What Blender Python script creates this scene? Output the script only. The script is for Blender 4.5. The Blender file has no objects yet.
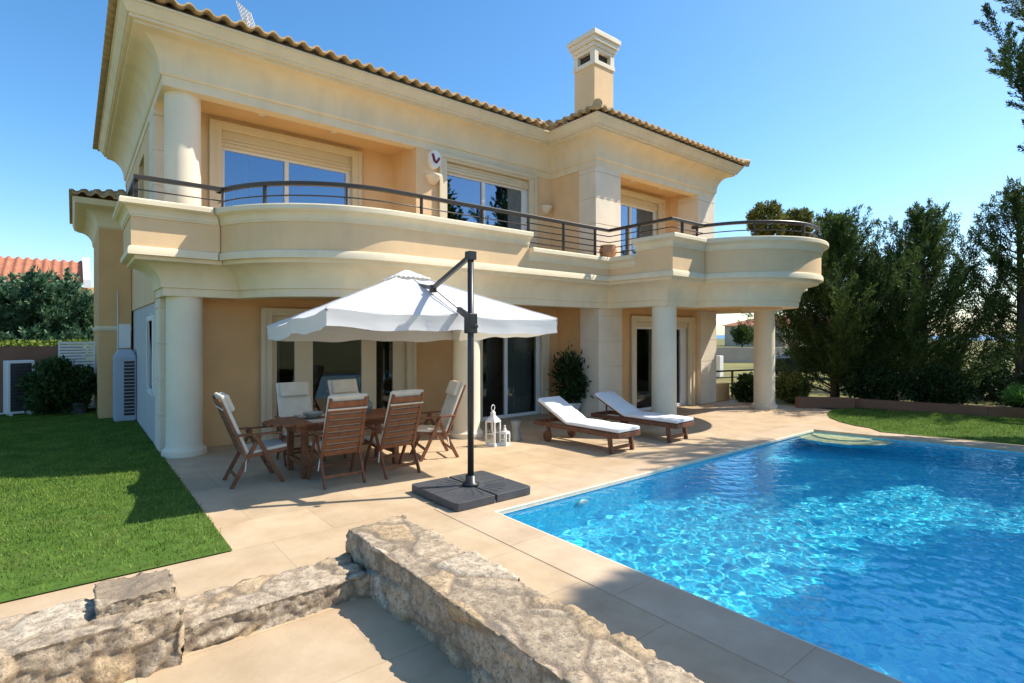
import bpy, bmesh, math, random
import numpy as np
from mathutils import Vector, Matrix, noise as mn

random.seed(7); rng = np.random.default_rng(7)
scene = bpy.context.scene
COL = scene.collection
R = math.radians
PI = math.pi

# ------------------------------------------------------------------ camera, sky, sun, exposure
VIEW = (0.629, 0.777)
cam = bpy.data.cameras.new('camera'); camo = bpy.data.objects.new('camera', cam); COL.objects.link(camo)
camo.location = (0, 0, 1.9)
camo.rotation_euler = (R(90), 0, -math.atan2(VIEW[0], VIEW[1]))
cam.sensor_width = 36; cam.lens = 543 / 1024 * 36; cam.shift_y = -6.5 / 1024
cam.clip_start = .05; cam.clip_end = 9000
scene.camera = camo

EL = R(48.5); SUN = Vector((.895 * math.cos(EL), -.446 * math.cos(EL), math.sin(EL)))
world = bpy.data.worlds.new('World'); scene.world = world; world.use_nodes = True
nt = world.node_tree; nt.nodes.clear()
out = nt.nodes.new('ShaderNodeOutputWorld'); bg = nt.nodes.new('ShaderNodeBackground'); sky = nt.nodes.new('ShaderNodeTexSky')
sky.sky_type = 'NISHITA'; sky.sun_disc = False; sky.sun_elevation = EL; sky.sun_rotation = math.atan2(SUN.x, SUN.y)
sky.altitude = 50; sky.air_density = 1.0; sky.dust_density = .7; sky.ozone_density = 3.0
bg.inputs['Strength'].default_value = .145
hs = nt.nodes.new('ShaderNodeHueSaturation'); hs.inputs['Saturation'].default_value = 1.25; hs.inputs['Hue'].default_value = .496; nt.links.new(sky.outputs[0], hs.inputs['Color']); nt.links.new(hs.outputs[0], bg.inputs[0]); nt.links.new(bg.outputs[0], out.inputs[0])
sl = bpy.data.lights.new('sun', 'SUN'); sun = bpy.data.objects.new('sun', sl); COL.objects.link(sun)
sl.energy = 4.4; sl.angle = R(.5); sl.color = (1, .93, .82)
sun.rotation_euler = SUN.to_track_quat('Z', 'Y').to_euler(); sun.location = (20, -10, 30)
scene.view_settings.view_transform = 'Standard'; scene.view_settings.look = 'None'
scene.view_settings.exposure = .72; scene.view_settings.gamma = 1
try: sl.cycles.is_caustics_light = True
except Exception: pass
cy = scene.cycles
cy.use_denoising = True; cy.max_bounces = 10; cy.transparent_max_bounces = 12; cy.sample_clamp_indirect = 6
cy.blur_glossy = .5

# ------------------------------------------------------------------ materials
def mat(name, rgb, rough=.8, var=.12, scale=6, bump=.0, bscale=60, spec=.3, metal=0, dirt=None, dscale=1.2, damt=.25, detail=6, isl=0, streak=0):
    """Principled surface: base colour varied by noise, optional stains (dirt colour), bump, per-piece variation."""
    m = bpy.data.materials.new(name); m.use_nodes = True
    t = m.node_tree; n = t.nodes; b = n['Principled BSDF']; L = t.links.new
    b.inputs['Roughness'].default_value = rough; b.inputs['Metallic'].default_value = metal
    b.inputs['Specular IOR Level'].default_value = spec
    tc = n.new('ShaderNodeTexCoord')
    nz = n.new('ShaderNodeTexNoise'); nz.inputs['Scale'].default_value = scale; nz.inputs['Detail'].default_value = detail
    L(tc.outputs['Object'], nz.inputs['Vector'])
    cr = n.new('ShaderNodeValToRGB')
    lo = [c * (1 - var) for c in rgb]; hi = [min(1, c * (1 + var)) for c in rgb]
    cr.color_ramp.elements[0].position = .3; cr.color_ramp.elements[1].position = .7
    cr.color_ramp.elements[0].color = (*lo, 1); cr.color_ramp.elements[1].color = (*hi, 1)
    L(nz.outputs['Fac'], cr.inputs[0]); col = cr.outputs[0]
    if dirt:
        nz2 = n.new('ShaderNodeTexNoise'); nz2.inputs['Scale'].default_value = dscale; nz2.inputs['Detail'].default_value = 8; nz2.inputs['Roughness'].default_value = .65
        if streak:
            mp = n.new('ShaderNodeMapping'); mp.inputs['Scale'].default_value = (streak, streak, .3); L(tc.outputs['Object'], mp.inputs[0]); L(mp.outputs[0], nz2.inputs['Vector'])
        else: L(tc.outputs['Object'], nz2.inputs['Vector'])
        mr = n.new('ShaderNodeMapRange'); mr.inputs[1].default_value = .5; mr.inputs[2].default_value = .75; mr.inputs[4].default_value = damt
        L(nz2.outputs['Fac'], mr.inputs[0])
        mx = n.new('ShaderNodeMix'); mx.data_type = 'RGBA'; L(mr.outputs[0], mx.inputs[0]); L(col, mx.inputs[6]); mx.inputs[7].default_value = (*dirt, 1)
        col = mx.outputs[2]
    if isl:
        g = n.new('ShaderNodeNewGeometry'); mr = n.new('ShaderNodeMapRange'); mr.inputs[3].default_value = 1 - isl; mr.inputs[4].default_value = 1 + isl
        L(g.outputs['Random Per Island'], mr.inputs[0])
        mx = n.new('ShaderNodeMix'); mx.data_type = 'RGBA'; mx.blend_type = 'MULTIPLY'; mx.inputs[0].default_value = 1
        cc = n.new('ShaderNodeCombineColor'); [L(mr.outputs[0], cc.inputs[i]) for i in range(3)]
        L(col, mx.inputs[6]); L(cc.outputs[0], mx.inputs[7]); col = mx.outputs[2]
    L(col, b.inputs['Base Color'])
    if bump:
        nb = n.new('ShaderNodeTexNoise'); nb.inputs['Scale'].default_value = bscale; nb.inputs['Detail'].default_value = 4
        L(tc.outputs['Object'], nb.inputs['Vector'])
        bp = n.new('ShaderNodeBump'); bp.inputs['Strength'].default_value = bump; bp.inputs['Distance'].default_value = .01
        L(nb.outputs['Fac'], bp.inputs['Height']); L(bp.outputs[0], b.inputs['Normal'])
    return m

def foliage_mat(name, lo, hi, trans=.25, scale=1.5):
    m = bpy.data.materials.new(name); m.use_nodes = True
    t = m.node_tree; n = t.nodes; n.clear(); L = t.links.new
    o = n.new('ShaderNodeOutputMaterial'); d = n.new('ShaderNodeBsdfPrincipled'); d.inputs['Roughness'].default_value = .6; d.inputs['Specular IOR Level'].default_value = .25
    tr = n.new('ShaderNodeBsdfTranslucent'); mx = n.new('ShaderNodeMixShader'); mx.inputs[0].default_value = trans
    g = n.new('ShaderNodeNewGeometry'); tc = n.new('ShaderNodeTexCoord'); nz = n.new('ShaderNodeTexNoise'); nz.inputs['Scale'].default_value = scale
    L(tc.outputs['Object'], nz.inputs['Vector'])
    ma = n.new('ShaderNodeMath'); ma.operation = 'MULTIPLY_ADD'; ma.inputs[1].default_value = .6; L(g.outputs['Random Per Island'], ma.inputs[0])
    mb = n.new('ShaderNodeMath'); mb.operation = 'MULTIPLY_ADD'; mb.inputs[1].default_value = 1.4; mb.inputs[2].default_value = -.5; L(nz.outputs['Fac'], mb.inputs[0]); L(mb.outputs[0], ma.inputs[2])
    cr = n.new('ShaderNodeValToRGB'); cr.color_ramp.elements[0].position = .1; cr.color_ramp.elements[1].position = .9
    cr.color_ramp.elements[0].color = (*lo, 1); cr.color_ramp.elements[1].color = (*hi, 1)
    L(ma.outputs[0], cr.inputs[0]); L(cr.outputs[0], d.inputs['Base Color']); L(cr.outputs[0], tr.inputs['Color'])
    L(d.outputs[0], mx.inputs[1]); L(tr.outputs[0], mx.inputs[2]); L(mx.outputs[0], o.inputs[0])
    return m

def paving_mat(name, rgb, tw, th, off=.5, joint=(.30, .22, .14), rot=0, var=.10, mort=.004, shift=(0, 0)):
    m = bpy.data.materials.new(name); m.use_nodes = True
    t = m.node_tree; n = t.nodes; b = n['Principled BSDF']; L = t.links.new
    b.inputs['Roughness'].default_value = .62; b.inputs['Specular IOR Level'].default_value = .3
    tc = n.new('ShaderNodeTexCoord'); mp = n.new('ShaderNodeMapping'); mp.inputs['Rotation'].default_value = (0, 0, rot); mp.inputs['Location'].default_value = (*shift, 0)
    L(tc.outputs['Object'], mp.inputs[0])
    br = n.new('ShaderNodeTexBrick'); br.offset = off; br.inputs['Scale'].default_value = 1; br.inputs['Brick Width'].default_value = tw; br.inputs['Row Height'].default_value = th
    br.inputs['Mortar Size'].default_value = mort; br.inputs['Mortar Smooth'].default_value = .2; br.inputs['Bias'].default_value = 0
    br.inputs['Color1'].default_value = (*[c * (1 - var) for c in rgb], 1); br.inputs['Color2'].default_value = (*[min(1, c * (1 + var)) for c in rgb], 1)
    br.inputs['Mortar'].default_value = (*joint, 1); L(mp.outputs[0], br.inputs['Vector'])
    nz = n.new('ShaderNodeTexNoise'); nz.inputs['Scale'].default_value = 2.2; nz.inputs['Detail'].default_value = 9; nz.inputs['Roughness'].default_value = .62
    L(tc.outputs['Object'], nz.inputs['Vector'])
    cr = n.new('ShaderNodeValToRGB'); cr.color_ramp.elements[0].position = .28; cr.color_ramp.elements[1].position = .72
    cr.color_ramp.elements[0].color = (.72, .66, .58, 1); cr.color_ramp.elements[1].color = (1.12, 1.1, 1.08, 1)
    L(nz.outputs['Fac'], cr.inputs[0])
    mx = n.new('ShaderNodeMix'); mx.data_type = 'RGBA'; mx.blend_type = 'MULTIPLY'; mx.inputs[0].default_value = .75
    L(br.outputs['Color'], mx.inputs[6]); L(cr.outputs[0], mx.inputs[7])
    n3 = n.new('ShaderNodeTexNoise'); n3.inputs['Scale'].default_value = .9; n3.inputs['Detail'].default_value = 5; L(tc.outputs['Object'], n3.inputs['Vector'])
    mr = n.new('ShaderNodeMapRange'); mr.inputs[1].default_value = .52; mr.inputs[2].default_value = .78; mr.inputs[4].default_value = .4; L(n3.outputs['Fac'], mr.inputs[0])
    m2 = n.new('ShaderNodeMix'); m2.data_type = 'RGBA'; L(mr.outputs[0], m2.inputs[0]); L(mx.outputs[2], m2.inputs[6]); m2.inputs[7].default_value = (rgb[0] * .86, rgb[1] * .68, rgb[2] * .5, 1)
    L(m2.outputs[2], b.inputs['Base Color'])
    nb = n.new('ShaderNodeTexNoise'); nb.inputs['Scale'].default_value = 25; nb.inputs['Detail'].default_value = 6; L(tc.outputs['Object'], nb.inputs['Vector'])
    ad = n.new('ShaderNodeMath'); ad.operation = 'MULTIPLY_ADD'; ad.inputs[1].default_value = -1.2; L(br.outputs['Fac'], ad.inputs[0]); L(nb.outputs['Fac'], ad.inputs[2])
    bp = n.new('ShaderNodeBump'); bp.inputs['Strength'].default_value = .35; bp.inputs['Distance'].default_value = .006; L(ad.outputs[0], bp.inputs['Height']); L(bp.outputs[0], b.inputs['Normal'])
    return m

def glass_mat(name, refl, tint=(.55, .6, .62), rough=.0, gcol=(.9, .95, 1, 1)):
    m = bpy.data.materials.new(name); m.use_nodes = True
    t = m.node_tree; n = t.nodes; n.clear(); L = t.links.new
    o = n.new('ShaderNodeOutputMaterial'); gl = n.new('ShaderNodeBsdfGlossy'); gl.inputs['Roughness'].default_value = rough; gl.inputs['Color'].default_value = gcol
    tr = n.new('ShaderNodeBsdfTransparent'); tr.inputs[0].default_value = (*tint, 1)
    lw = n.new('ShaderNodeLayerWeight'); lw.inputs['Blend'].default_value = .35
    mr = n.new('ShaderNodeMapRange'); mr.inputs[3].default_value = refl; mr.inputs[4].default_value = min(1, refl + .16); L(lw.outputs['Fresnel'], mr.inputs[0])
    mx = n.new('ShaderNodeMixShader'); L(mr.outputs[0], mx.inputs[0]); L(tr.outputs[0], mx.inputs[1]); L(gl.outputs[0], mx.inputs[2]); L(mx.outputs[0], o.inputs[0])
    return m

M = {}
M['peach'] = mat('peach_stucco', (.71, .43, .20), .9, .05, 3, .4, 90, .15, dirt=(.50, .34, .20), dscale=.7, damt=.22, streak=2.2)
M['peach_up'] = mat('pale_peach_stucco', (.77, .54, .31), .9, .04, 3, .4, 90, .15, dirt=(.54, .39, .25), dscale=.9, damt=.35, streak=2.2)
M['cream'] = mat('cream_moulding', (.78, .66, .46), .85, .05, 2.5, .08, 150, .2, dirt=(.52, .44, .30), dscale=1.1, damt=.3, streak=2.2)
M['column'] = mat('cream_column', (.77, .68, .52), .8, .04, 2, .06, 150, .2, dirt=(.60, .50, .34), dscale=1.0, damt=.25, streak=2.2)
M['pillar'] = mat('pale_stone_block', (.76, .67, .53), .8, .06, 2, .1, 120, .2, dirt=(.62, .5, .36), dscale=1.5, damt=.3, streak=2.2)
M['grey_stucco'] = mat('grey_blue_stucco', (.50, .49, .46), .9, .05, 3, .15, 180, .15, dirt=(.4, .4, .38), dscale=.8, damt=.2, streak=2.2)
M['soffit'] = mat('soffit_plaster', (.70, .48, .25), .9, .05, 2, .05, 150, .15)
M['white'] = mat('white_paint', (.78, .77, .74), .45, .02, 4, 0, 60, .4)
M['frame'] = mat('cream_frame', (.70, .60, .42), .6, .03, 4, 0, 60, .3)
M['alu'] = mat('pale_aluminium', (.72, .72, .70), .4, .03, 5, 0, 60, .5)
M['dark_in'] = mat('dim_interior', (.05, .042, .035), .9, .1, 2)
M['curtain'] = mat('sheer_curtain', (.52, .49, .43), .9, .08, 8)
M['drape'] = mat('brown_drape', (.20, .14, .10), .9, .1, 8)
M['rail'] = mat('bronze_railing', (.05, .042, .036), .4, .1, 10, 0, 60, .5, metal=.3)
M['tile'] = mat('clay_roof_tile', (.50, .36, .20), .85, .18, 9, .2, 70, .2, dirt=(.30, .24, .15), dscale=4, damt=.6)
M['red_tile'] = mat('red_roof_tile', (.42, .17, .10), .85, .2, 5, .2, 50, .2, dirt=(.55, .28, .18), dscale=3, damt=.5)
M['teak'] = mat('oiled_teak', (.20, .075, .032), .45, .25, 14, .05, 90, .4, isl=.25)
M['teak_dark'] = mat('dark_teak', (.15, .062, .034), .5, .25, 14, .05, 90, .4, isl=.2)
M['pad'] = mat('natural_canvas_pad', (.66, .60, .49), .95, .06, 9, .25, 25, .1)
M['white_pad'] = mat('white_canvas_pad', (.78, .77, .75), .95, .03, 9, .25, 18, .1)
M['black'] = mat('black_powder_coat', (.022, .023, .025), .4, .1, 9, 0, 60, .5)
M['slate'] = mat('dark_grey_ballast', (.055, .06, .068), .55, .18, 5, .25, 55, .4, dirt=(.12, .12, .12), dscale=3, damt=.4)
M['terracotta'] = mat('terracotta', (.42, .22, .12), .85, .12, 6, .15, 70, .2, dirt=(.5, .38, .26), dscale=3, damt=.4)
M['brown_wall'] = mat('brown_render', (.24, .13, .085), .9, .1, 2, .2, 80, .1, dirt=(.22, .14, .1), dscale=1.4, damt=.4)
M['bark'] = mat('grey_bark', (.10, .075, .055), .95, .3, 8, .6, 30, .1)
M['glass_up'] = glass_mat('reflective_glazing', .27, gcol=(.55, .68, .88, 1))
M['glass_low'] = glass_mat('clear_glazing', .03, (.62, .66, .66))
M['glass_small'] = glass_mat('thin_glass', .12, (.85, .88, .88))
M['conifer'] = foliage_mat('cypress_foliage', (.018, .038, .012), (.13, .20, .045), .3, 1.1)
M['conifer2'] = foliage_mat('bluish_cypress_foliage', (.04, .10, .055), (.17, .29, .16), .25, 1.3)
M['bush'] = foliage_mat('shrub_foliage', (.02, .045, .012), (.07, .12, .03), .25, 2.5)
M['bush_dk'] = foliage_mat('dark_shrub_foliage', (.012, .03, .008), (.045, .08, .02), .2, 2.5)
M['lime'] = foliage_mat('lime_hedge_foliage', (.08, .13, .015), (.25, .32, .05), .3, 3)
M['ball'] = foliage_mat('clipped_ball_foliage', (.05, .06, .015), (.25, .26, .06), .3, 5)
M['palm'] = foliage_mat('bright_frond', (.03, .09, .015), (.10, .24, .05), .35, 3)

# ------------------------------------------------------------------ mesh helpers
class MB:
    def __init__(s): s.v = []; s.f = []; s.sm = []
    def add(s, vs, fs, smooth=False):
        b = len(s.v); s.v += [tuple(p) for p in vs]; s.f += [tuple(i + b for i in f) for f in fs]; s.sm += [smooth] * len(fs); return s
    def box(s, x0, x1, y0, y1, z0, z1, Mx=None):
        vs = [Vector(p) for p in ((x0, y0, z0), (x1, y0, z0), (x1, y1, z0), (x0, y1, z0), (x0, y0, z1), (x1, y0, z1), (x1, y1, z1), (x0, y1, z1))]
        if Mx: vs = [Mx @ p for p in vs]
        return s.add(vs, [(0, 3, 2, 1), (4, 5, 6, 7), (0, 1, 5, 4), (1, 2, 6, 5), (2, 3, 7, 6), (3, 0, 4, 7)])
    def bar(s, a, b, w, h=None, up=(0, 0, 1)):
        a = Vector(a); b = Vector(b); h = h or w; d = (b - a); l = d.length; d.normalize(); u = Vector(up)
        sx = d.cross(u)
        if sx.length < 1e-4: sx = d.cross(Vector((1, 0, 0)))
        sx.normalize(); u = sx.cross(d)
        vs = []
        for p in (a, b):
            for i, j in ((-1, -1), (1, -1), (1, 1), (-1, 1)): vs.append(p + sx * (i * w / 2) + u * (j * h / 2))
        return s.add(vs, [(0, 1, 2, 3), (7, 6, 5, 4), (0, 4, 5, 1), (1, 5, 6, 2), (2, 6, 7, 3), (3, 7, 4, 0)])
    def tube(s, pts, r, n=8, cap=True):
        pts = [Vector(p) for p in pts]; rs = r if isinstance(r, (list, tuple)) else [r] * len(pts)
        vs = []; fs = []; prev = None
        for i, p in enumerate(pts):
            d = (pts[min(i + 1, len(pts) - 1)] - pts[max(i - 1, 0)]).normalized()
            if prev is None: prev = d.orthogonal().normalized()
            a = (prev - d * prev.dot(d)).normalized(); prev = a; b = d.cross(a)
            for k in range(n):
                t = 2 * PI * k / n; vs.append(p + (a * math.cos(t) + b * math.sin(t)) * rs[i])
        for i in range(len(pts) - 1):
            for k in range(n): fs.append((i * n + k, i * n + (k + 1) % n, (i + 1) * n + (k + 1) % n, (i + 1) * n + k))
        s.add(vs, fs, True)
        if cap: s.add(vs[:n], [tuple(range(n - 1, -1, -1))]); s.add(vs[-n:], [tuple(range(n))])
        return s
    def lathe(s, cx, cy, prof, n=32, a0=0, a1=2 * PI, smooth=True):
        full = abs(a1 - a0 - 2 * PI) < 1e-6; m = n if full else n + 1; vs = []; fs = []
        for (r, z) in prof:
            for k in range(m):
                t = a0 + (a1 - a0) * k / n; vs.append((cx + r * math.cos(t), cy + r * math.sin(t), z))
        for i in range(len(prof) - 1):
            for k in range(n):
                k2 = (k + 1) % m; fs.append((i * m + k, i * m + k2, (i + 1) * m + k2, (i + 1) * m + k))
        return s.add(vs, fs, smooth)
    def poly(s, pts, z0, z1):
        n = len(pts); vs = [(x, y, z0) for x, y in pts] + [(x, y, z1) for x, y in pts]
        return s.add(vs, [tuple(range(n - 1, -1, -1)), tuple(range(n, 2 * n))] + [(i, (i + 1) % n, n + (i + 1) % n, n + i) for i in range(n)])
    def sweep(s, path, prof, caps=True, closed_prof=True, sharp=True):
        """path: plan polyline; prof: (offset to the right-hand outside, z). Mitred."""
        n = len(path); m = len(prof); P = [Vector((p[0], p[1])) for p in path]; vs = []
        for i in range(n):
            d0 = (P[i] - P[i - 1]).normalized() if i else None; d1 = (P[i + 1] - P[i]).normalized() if i < n - 1 else None
            d0 = d0 or d1; d1 = d1 or d0
            n0 = Vector((d0.y, -d0.x)); n1 = Vector((d1.y, -d1.x)); b = (n0 + n1); b = b / max(.2, (1 + n0.dot(n1)))
            for (o, z) in prof: q = P[i] + b * o; vs.append((q.x, q.y, z))
        fs = []
        for i in range(n - 1):
            for k in range(m if closed_prof else m - 1):
                k2 = (k + 1) % m; fs.append((i * m + k, (i + 1) * m + k, (i + 1) * m + k2, i * m + k2))
        s.add(vs, fs)
        if caps and closed_prof:
            s.add(vs[:m], [tuple(range(m))]); s.add(vs[-m:], [tuple(range(m - 1, -1, -1))])
        return s
    def build(s, name, m, parent=None, bevel=0, auto=None, seg=2):
        me = bpy.data.meshes.new(name); me.from_pydata(s.v, [], s.f); me.validate()
        if len(me.polygons) == len(s.sm): me.polygons.foreach_set('use_smooth', s.sm)
        o = bpy.data.objects.new(name, me); COL.objects.link(o)
        bm = bmesh.new(); bm.from_mesh(me); bmesh.ops.remove_doubles(bm, verts=bm.verts, dist=1e-5)
        bmesh.ops.recalc_face_normals(bm, faces=bm.faces)
        if auto is not None:
            for f in bm.faces: f.smooth = True
            for e in bm.edges:
                if len(e.link_faces) == 2: e.smooth = e.calc_face_angle(0) < R(auto)
        bm.to_mesh(me); bm.free()
        if m: me.materials.append(m)
        if bevel:
            b = o.modifiers.new('bevel', 'BEVEL'); b.width = bevel; b.segments = seg; b.limit_method = 'ANGLE'; b.angle_limit = R(40)
        if parent: o.parent = parent
        return o

def npmesh(name, V, F, m, parent=None, smooth=False):
    """V (n,3) float, F (k,c) int -> object"""
    me = bpy.data.meshes.new(name); k, c = F.shape
    me.vertices.add(len(V)); me.vertices.foreach_set('co', V.astype(np.float32).ravel())
    me.loops.add(k * c); me.loops.foreach_set('vertex_index', F.astype(np.int32).ravel())
    me.polygons.add(k); me.polygons.foreach_set('loop_start', np.arange(0, k * c, c, dtype=np.int32)); me.polygons.foreach_set('loop_total', np.full(k, c, dtype=np.int32))
    if smooth: me.polygons.foreach_set('use_smooth', np.ones(k, bool))
    me.update(calc_edges=True); me.validate()
    if m: me.materials.append(m)
    o = bpy.data.objects.new(name, me); COL.objects.link(o)
    if parent: o.parent = parent
    return o

def tag(o, label=None, cat=None, group=None, kind=None):
    if label: o['label'] = label
    if cat: o['category'] = cat
    if group: o['group'] = group
    if kind: o['kind'] = kind
    return o
def empty(name, loc=(0, 0, 0), rz=0, label=None, cat=None, group=None):
    o = bpy.data.objects.new(name, None); COL.objects.link(o); o.location = loc; o.rotation_euler = (0, 0, rz); o.empty_display_size = .2
    return tag(o, label, cat, group)
def copy_tree(o, parent=None):
    c = o.copy(); COL.objects.link(c)
    if parent: c.parent = parent
    for ch in list(o.children): copy_tree(ch, c)
    return c

def norm(a): return a / np.maximum(1e-9, np.linalg.norm(a, axis=-1, keepdims=True))
def leaves(name, P, D, L, W, m, parent):
    n = len(P); D = norm(D); S = norm(np.cross(D, rng.normal(size=(n, 3)))); U = np.cross(D, S)
    L = np.broadcast_to(L, n)[:, None]; W = np.broadcast_to(W, n)[:, None]
    V = np.stack([P, P + D * L * .45 + S * W + U * W * .3, P + D * L, P + D * L * .45 - S * W + U * W * .3], 1).reshape(-1, 3)
    F = np.arange(4 * n).reshape(n, 4)
    return npmesh(name, V, F, m, parent)

# ------------------------------------------------------------------ ground, lawn, patio, pool
PX0, PX1, PY0, PY1 = 3.52, 11.58, -5.0, 4.68        # pool water outline
FS = .2
def fx(y): return PX1 + FS * (PY1 - y)             # far pool edge runs a little askew
def rect_sheet(name, rects, z, m, thick=0):
    b = MB()
    for (x0, x1, y0, y1) in rects: b.add([(x0, y0, z), (x1, y0, z), (x1, y1, z), (x0, y1, z)], [(0, 1, 2, 3)])
    return b.build(name, m)

gm = mat('dry_field', (.20, .18, .07), .95, .3, .35, .4, 8, .1, dirt=(.10, .13, .04), dscale=.25, damt=.9)
def ring(name, r0, r1, z, m, n=96):
    b = MB(); vs = []
    for r in (r0, r1):
        for k in range(n): t = 2 * PI * k / n; vs.append((8 + r * math.cos(t), 6 + r * math.sin(t), z))
    return b.add(vs, [(k, (k + 1) % n, n + (k + 1) % n, n + k) for k in range(n)]).build(name, m)
# field sheet with a hole for the pool basin
b = MB()
for (x0, x1, y0, y1) in ((-700, PX0 - .5, -900, 900), (14.3, 900, -900, 900), (PX0 - .5, 14.3, PY1 + .5, 900), (PX0 - .5, 14.3, -900, PY0 - .5)):
    b.add([(x0, y0, -.03), (x1, y0, -.03), (x1, y1, -.03), (x0, y1, -.03)], [(0, 1, 2, 3)])
tag(b.build('ground', gm), kind='structure')
seam = mat('far_sea', (.06, .16, .30), .35, .1, .01, 0, 60, .5)
b = MB(); b.add([(250, -4000, -.0), (7000, -4000, -.0), (7000, 5000, -.0), (250, 5000, -.0)], [(0, 1, 2, 3)]); tag(b.build('sea', seam), kind='structure')

pav = paving_mat('sandstone_paving', (.53, .41, .27), 1.15, .78, .5, joint=(.40, .30, .19), var=.06, shift=(.3, .2))
cop = paving_mat('sandstone_coping', (.55, .43, .30), 1.2, 5, 0, joint=(.42, .32, .2), var=.05, shift=(.2, 2.5))
cop2 = paving_mat('sandstone_coping_cross', (.55, .43, .30), 1.2, 5, 0, joint=(.42, .32, .2), var=.05, rot=PI / 2, shift=(.2, 2.5))
CW = .46
arc = [(12.0 + CW + 1.15 + 1.25 * math.cos(t), 4.95 + 1.25 * .0 + 0 * t) for t in ()]
b = MB()
def flat(b, pts, z=0):
    b.add([(x, y, z) for x, y in pts], [tuple(range(len(pts)))])
flat(b, [(1.09, PY1 + CW), (15.0, PY1 + CW), (15.0, 18), (1.09, 18)])                      # terrace under and before the house
flat(b, [(-6, 3.0), (1.09, 3.0), (1.09, 5.26), (-6, 5.26)])
flat(b, [(1.09, -5), (PX0 - CW, -5), (PX0 - CW, PY1 + CW), (1.09, PY1 + CW)])
flat(b, [(-6, -5), (1.09, -5), (1.09, 3.0), (-6, 3.0)])
flat(b, [(PX1 + CW, 3.2), (14.0, 3.2), (14.0, PY1 + CW), (PX1 + CW, PY1 + CW)])
tag(b.build('patio', pav), kind='structure')
b = MB(); b.poly([(PX0 - CW, PY1), (PX1 + CW - .0, PY1), (PX1 + CW, PY1 + CW), (PX0 - CW, PY1 + CW)], -.05, .006)
tag(b.build('pool_coping', cop, bevel=.006), kind='structure')
b = MB(); b.poly([(PX0 - CW, PY0), (PX0, PY0), (PX0, PY1), (PX0 - CW, PY1)], -.05, .006)
b.poly([(fx(PY0), PY0), (fx(PY0) + CW, PY0), (PX1 + CW, PY1 - .002), (PX1, PY1 - .002)], -.05, .006)
tag(b.build('pool_coping_cross', cop2, bevel=.006), kind='structure')
b = MB(); b.box(PX0 - .012, PX0 + .03, PY0, PY1 - .03, -.045, -.003); b.box(PX0 - .012, PX1 - .03, PY1 - .03, PY1 + .012, -.045, -.003)
tag(b.build('pool_nosing', mat('pale_stone_edge', (.70, .62, .48), .7, .08, 8), bevel=.006), kind='structure')

# pool basin
def mosaic_mat():
    m = bpy.data.materials.new('blue_mosaic'); m.use_nodes = True
    t = m.node_tree; n = t.nodes; b = n['Principled BSDF']; L = t.links.new; b.inputs['Roughness'].default_value = .35
    tc = n.new('ShaderNodeTexCoord'); vo = n.new('ShaderNodeTexVoronoi'); vo.distance = 'CHEBYCHEV'; vo.inputs['Scale'].default_value = 22; vo.inputs['Randomness'].default_value = 0
    L(tc.outputs['Object'], vo.inputs['Vector'])
    cr = n.new('ShaderNodeValToRGB'); e = cr.color_ramp.elements
    e[0].position = 0; e[0].color = (.015, .56, .82, 1); e[1].position = 1; e[1].color = (.26, .92, .96, 1)
    x = e.new(.5); x.color = (.05, .72, .93, 1)
    sp = n.new('ShaderNodeSeparateColor'); L(vo.outputs['Color'], sp.inputs[0]); L(sp.outputs[0], cr.inputs[0])
    nz = n.new('ShaderNodeTexNoise'); nz.inputs['Scale'].default_value = 1.2; L(tc.outputs['Object'], nz.inputs['Vector'])
    mx = n.new('ShaderNodeMix'); mx.data_type = 'RGBA'; mx.inputs[0].default_value = .3; L(cr.outputs[0], mx.inputs[6]); mx.inputs[7].default_value = (.05, .72, .93, 1)
    L(mx.outputs[2], b.inputs['Base Color'])
    return m
mos = mosaic_mat()
FL = -1.2
b = MB()
b.add([(PX0, PY0, FL), (fx(PY0), PY0, FL), (PX1, PY1, FL), (PX0, PY1, FL)], [(0, 1, 2, 3)])
for p, q in (((PX0, PY0), (fx(PY0), PY0)), ((fx(PY0), PY0), (PX1, PY1)), ((PX1, PY1), (PX0, PY1)), ((PX0, PY1), (PX0, PY0))):
    b.add([(p[0], p[1], FL), (q[0], q[1], FL), (q[0], q[1], -.02), (p[0], p[1], -.02)], [(0, 1, 2, 3)])
basin = tag(b.build('pool_basin', mos), kind='structure')
b = MB(); rb = MB()
stp = mat('sandy_green_step', (.66, .64, .40), .7, .1, 6)
for r, z in ((.52, -.075), (.88, -.17)):
    cxs, cys = PX1 + .08, PY1 - .50
    pts = [(cxs + r * math.cos(t), cys + r * .95 * math.sin(t)) for t in [PI * .5 + PI * k / 40 for k in range(41)]]
    pts = [(min(x, fx(y) - .002), min(y, PY1 - .002)) for x, y in pts]
    q = [(fx(pts[-1][1]) - .002, pts[-1][1])] + [(fx(pts[0][1]) - .002, pts[0][1])] + pts
    b.poly(q, z - .03, z); rb.poly(q, z - .26, z - .032)
steps = tag(b.build('pool_steps', stp), kind='structure'); risers = tag(rb.build('pool_step_risers', mos), kind='structure')
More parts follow.
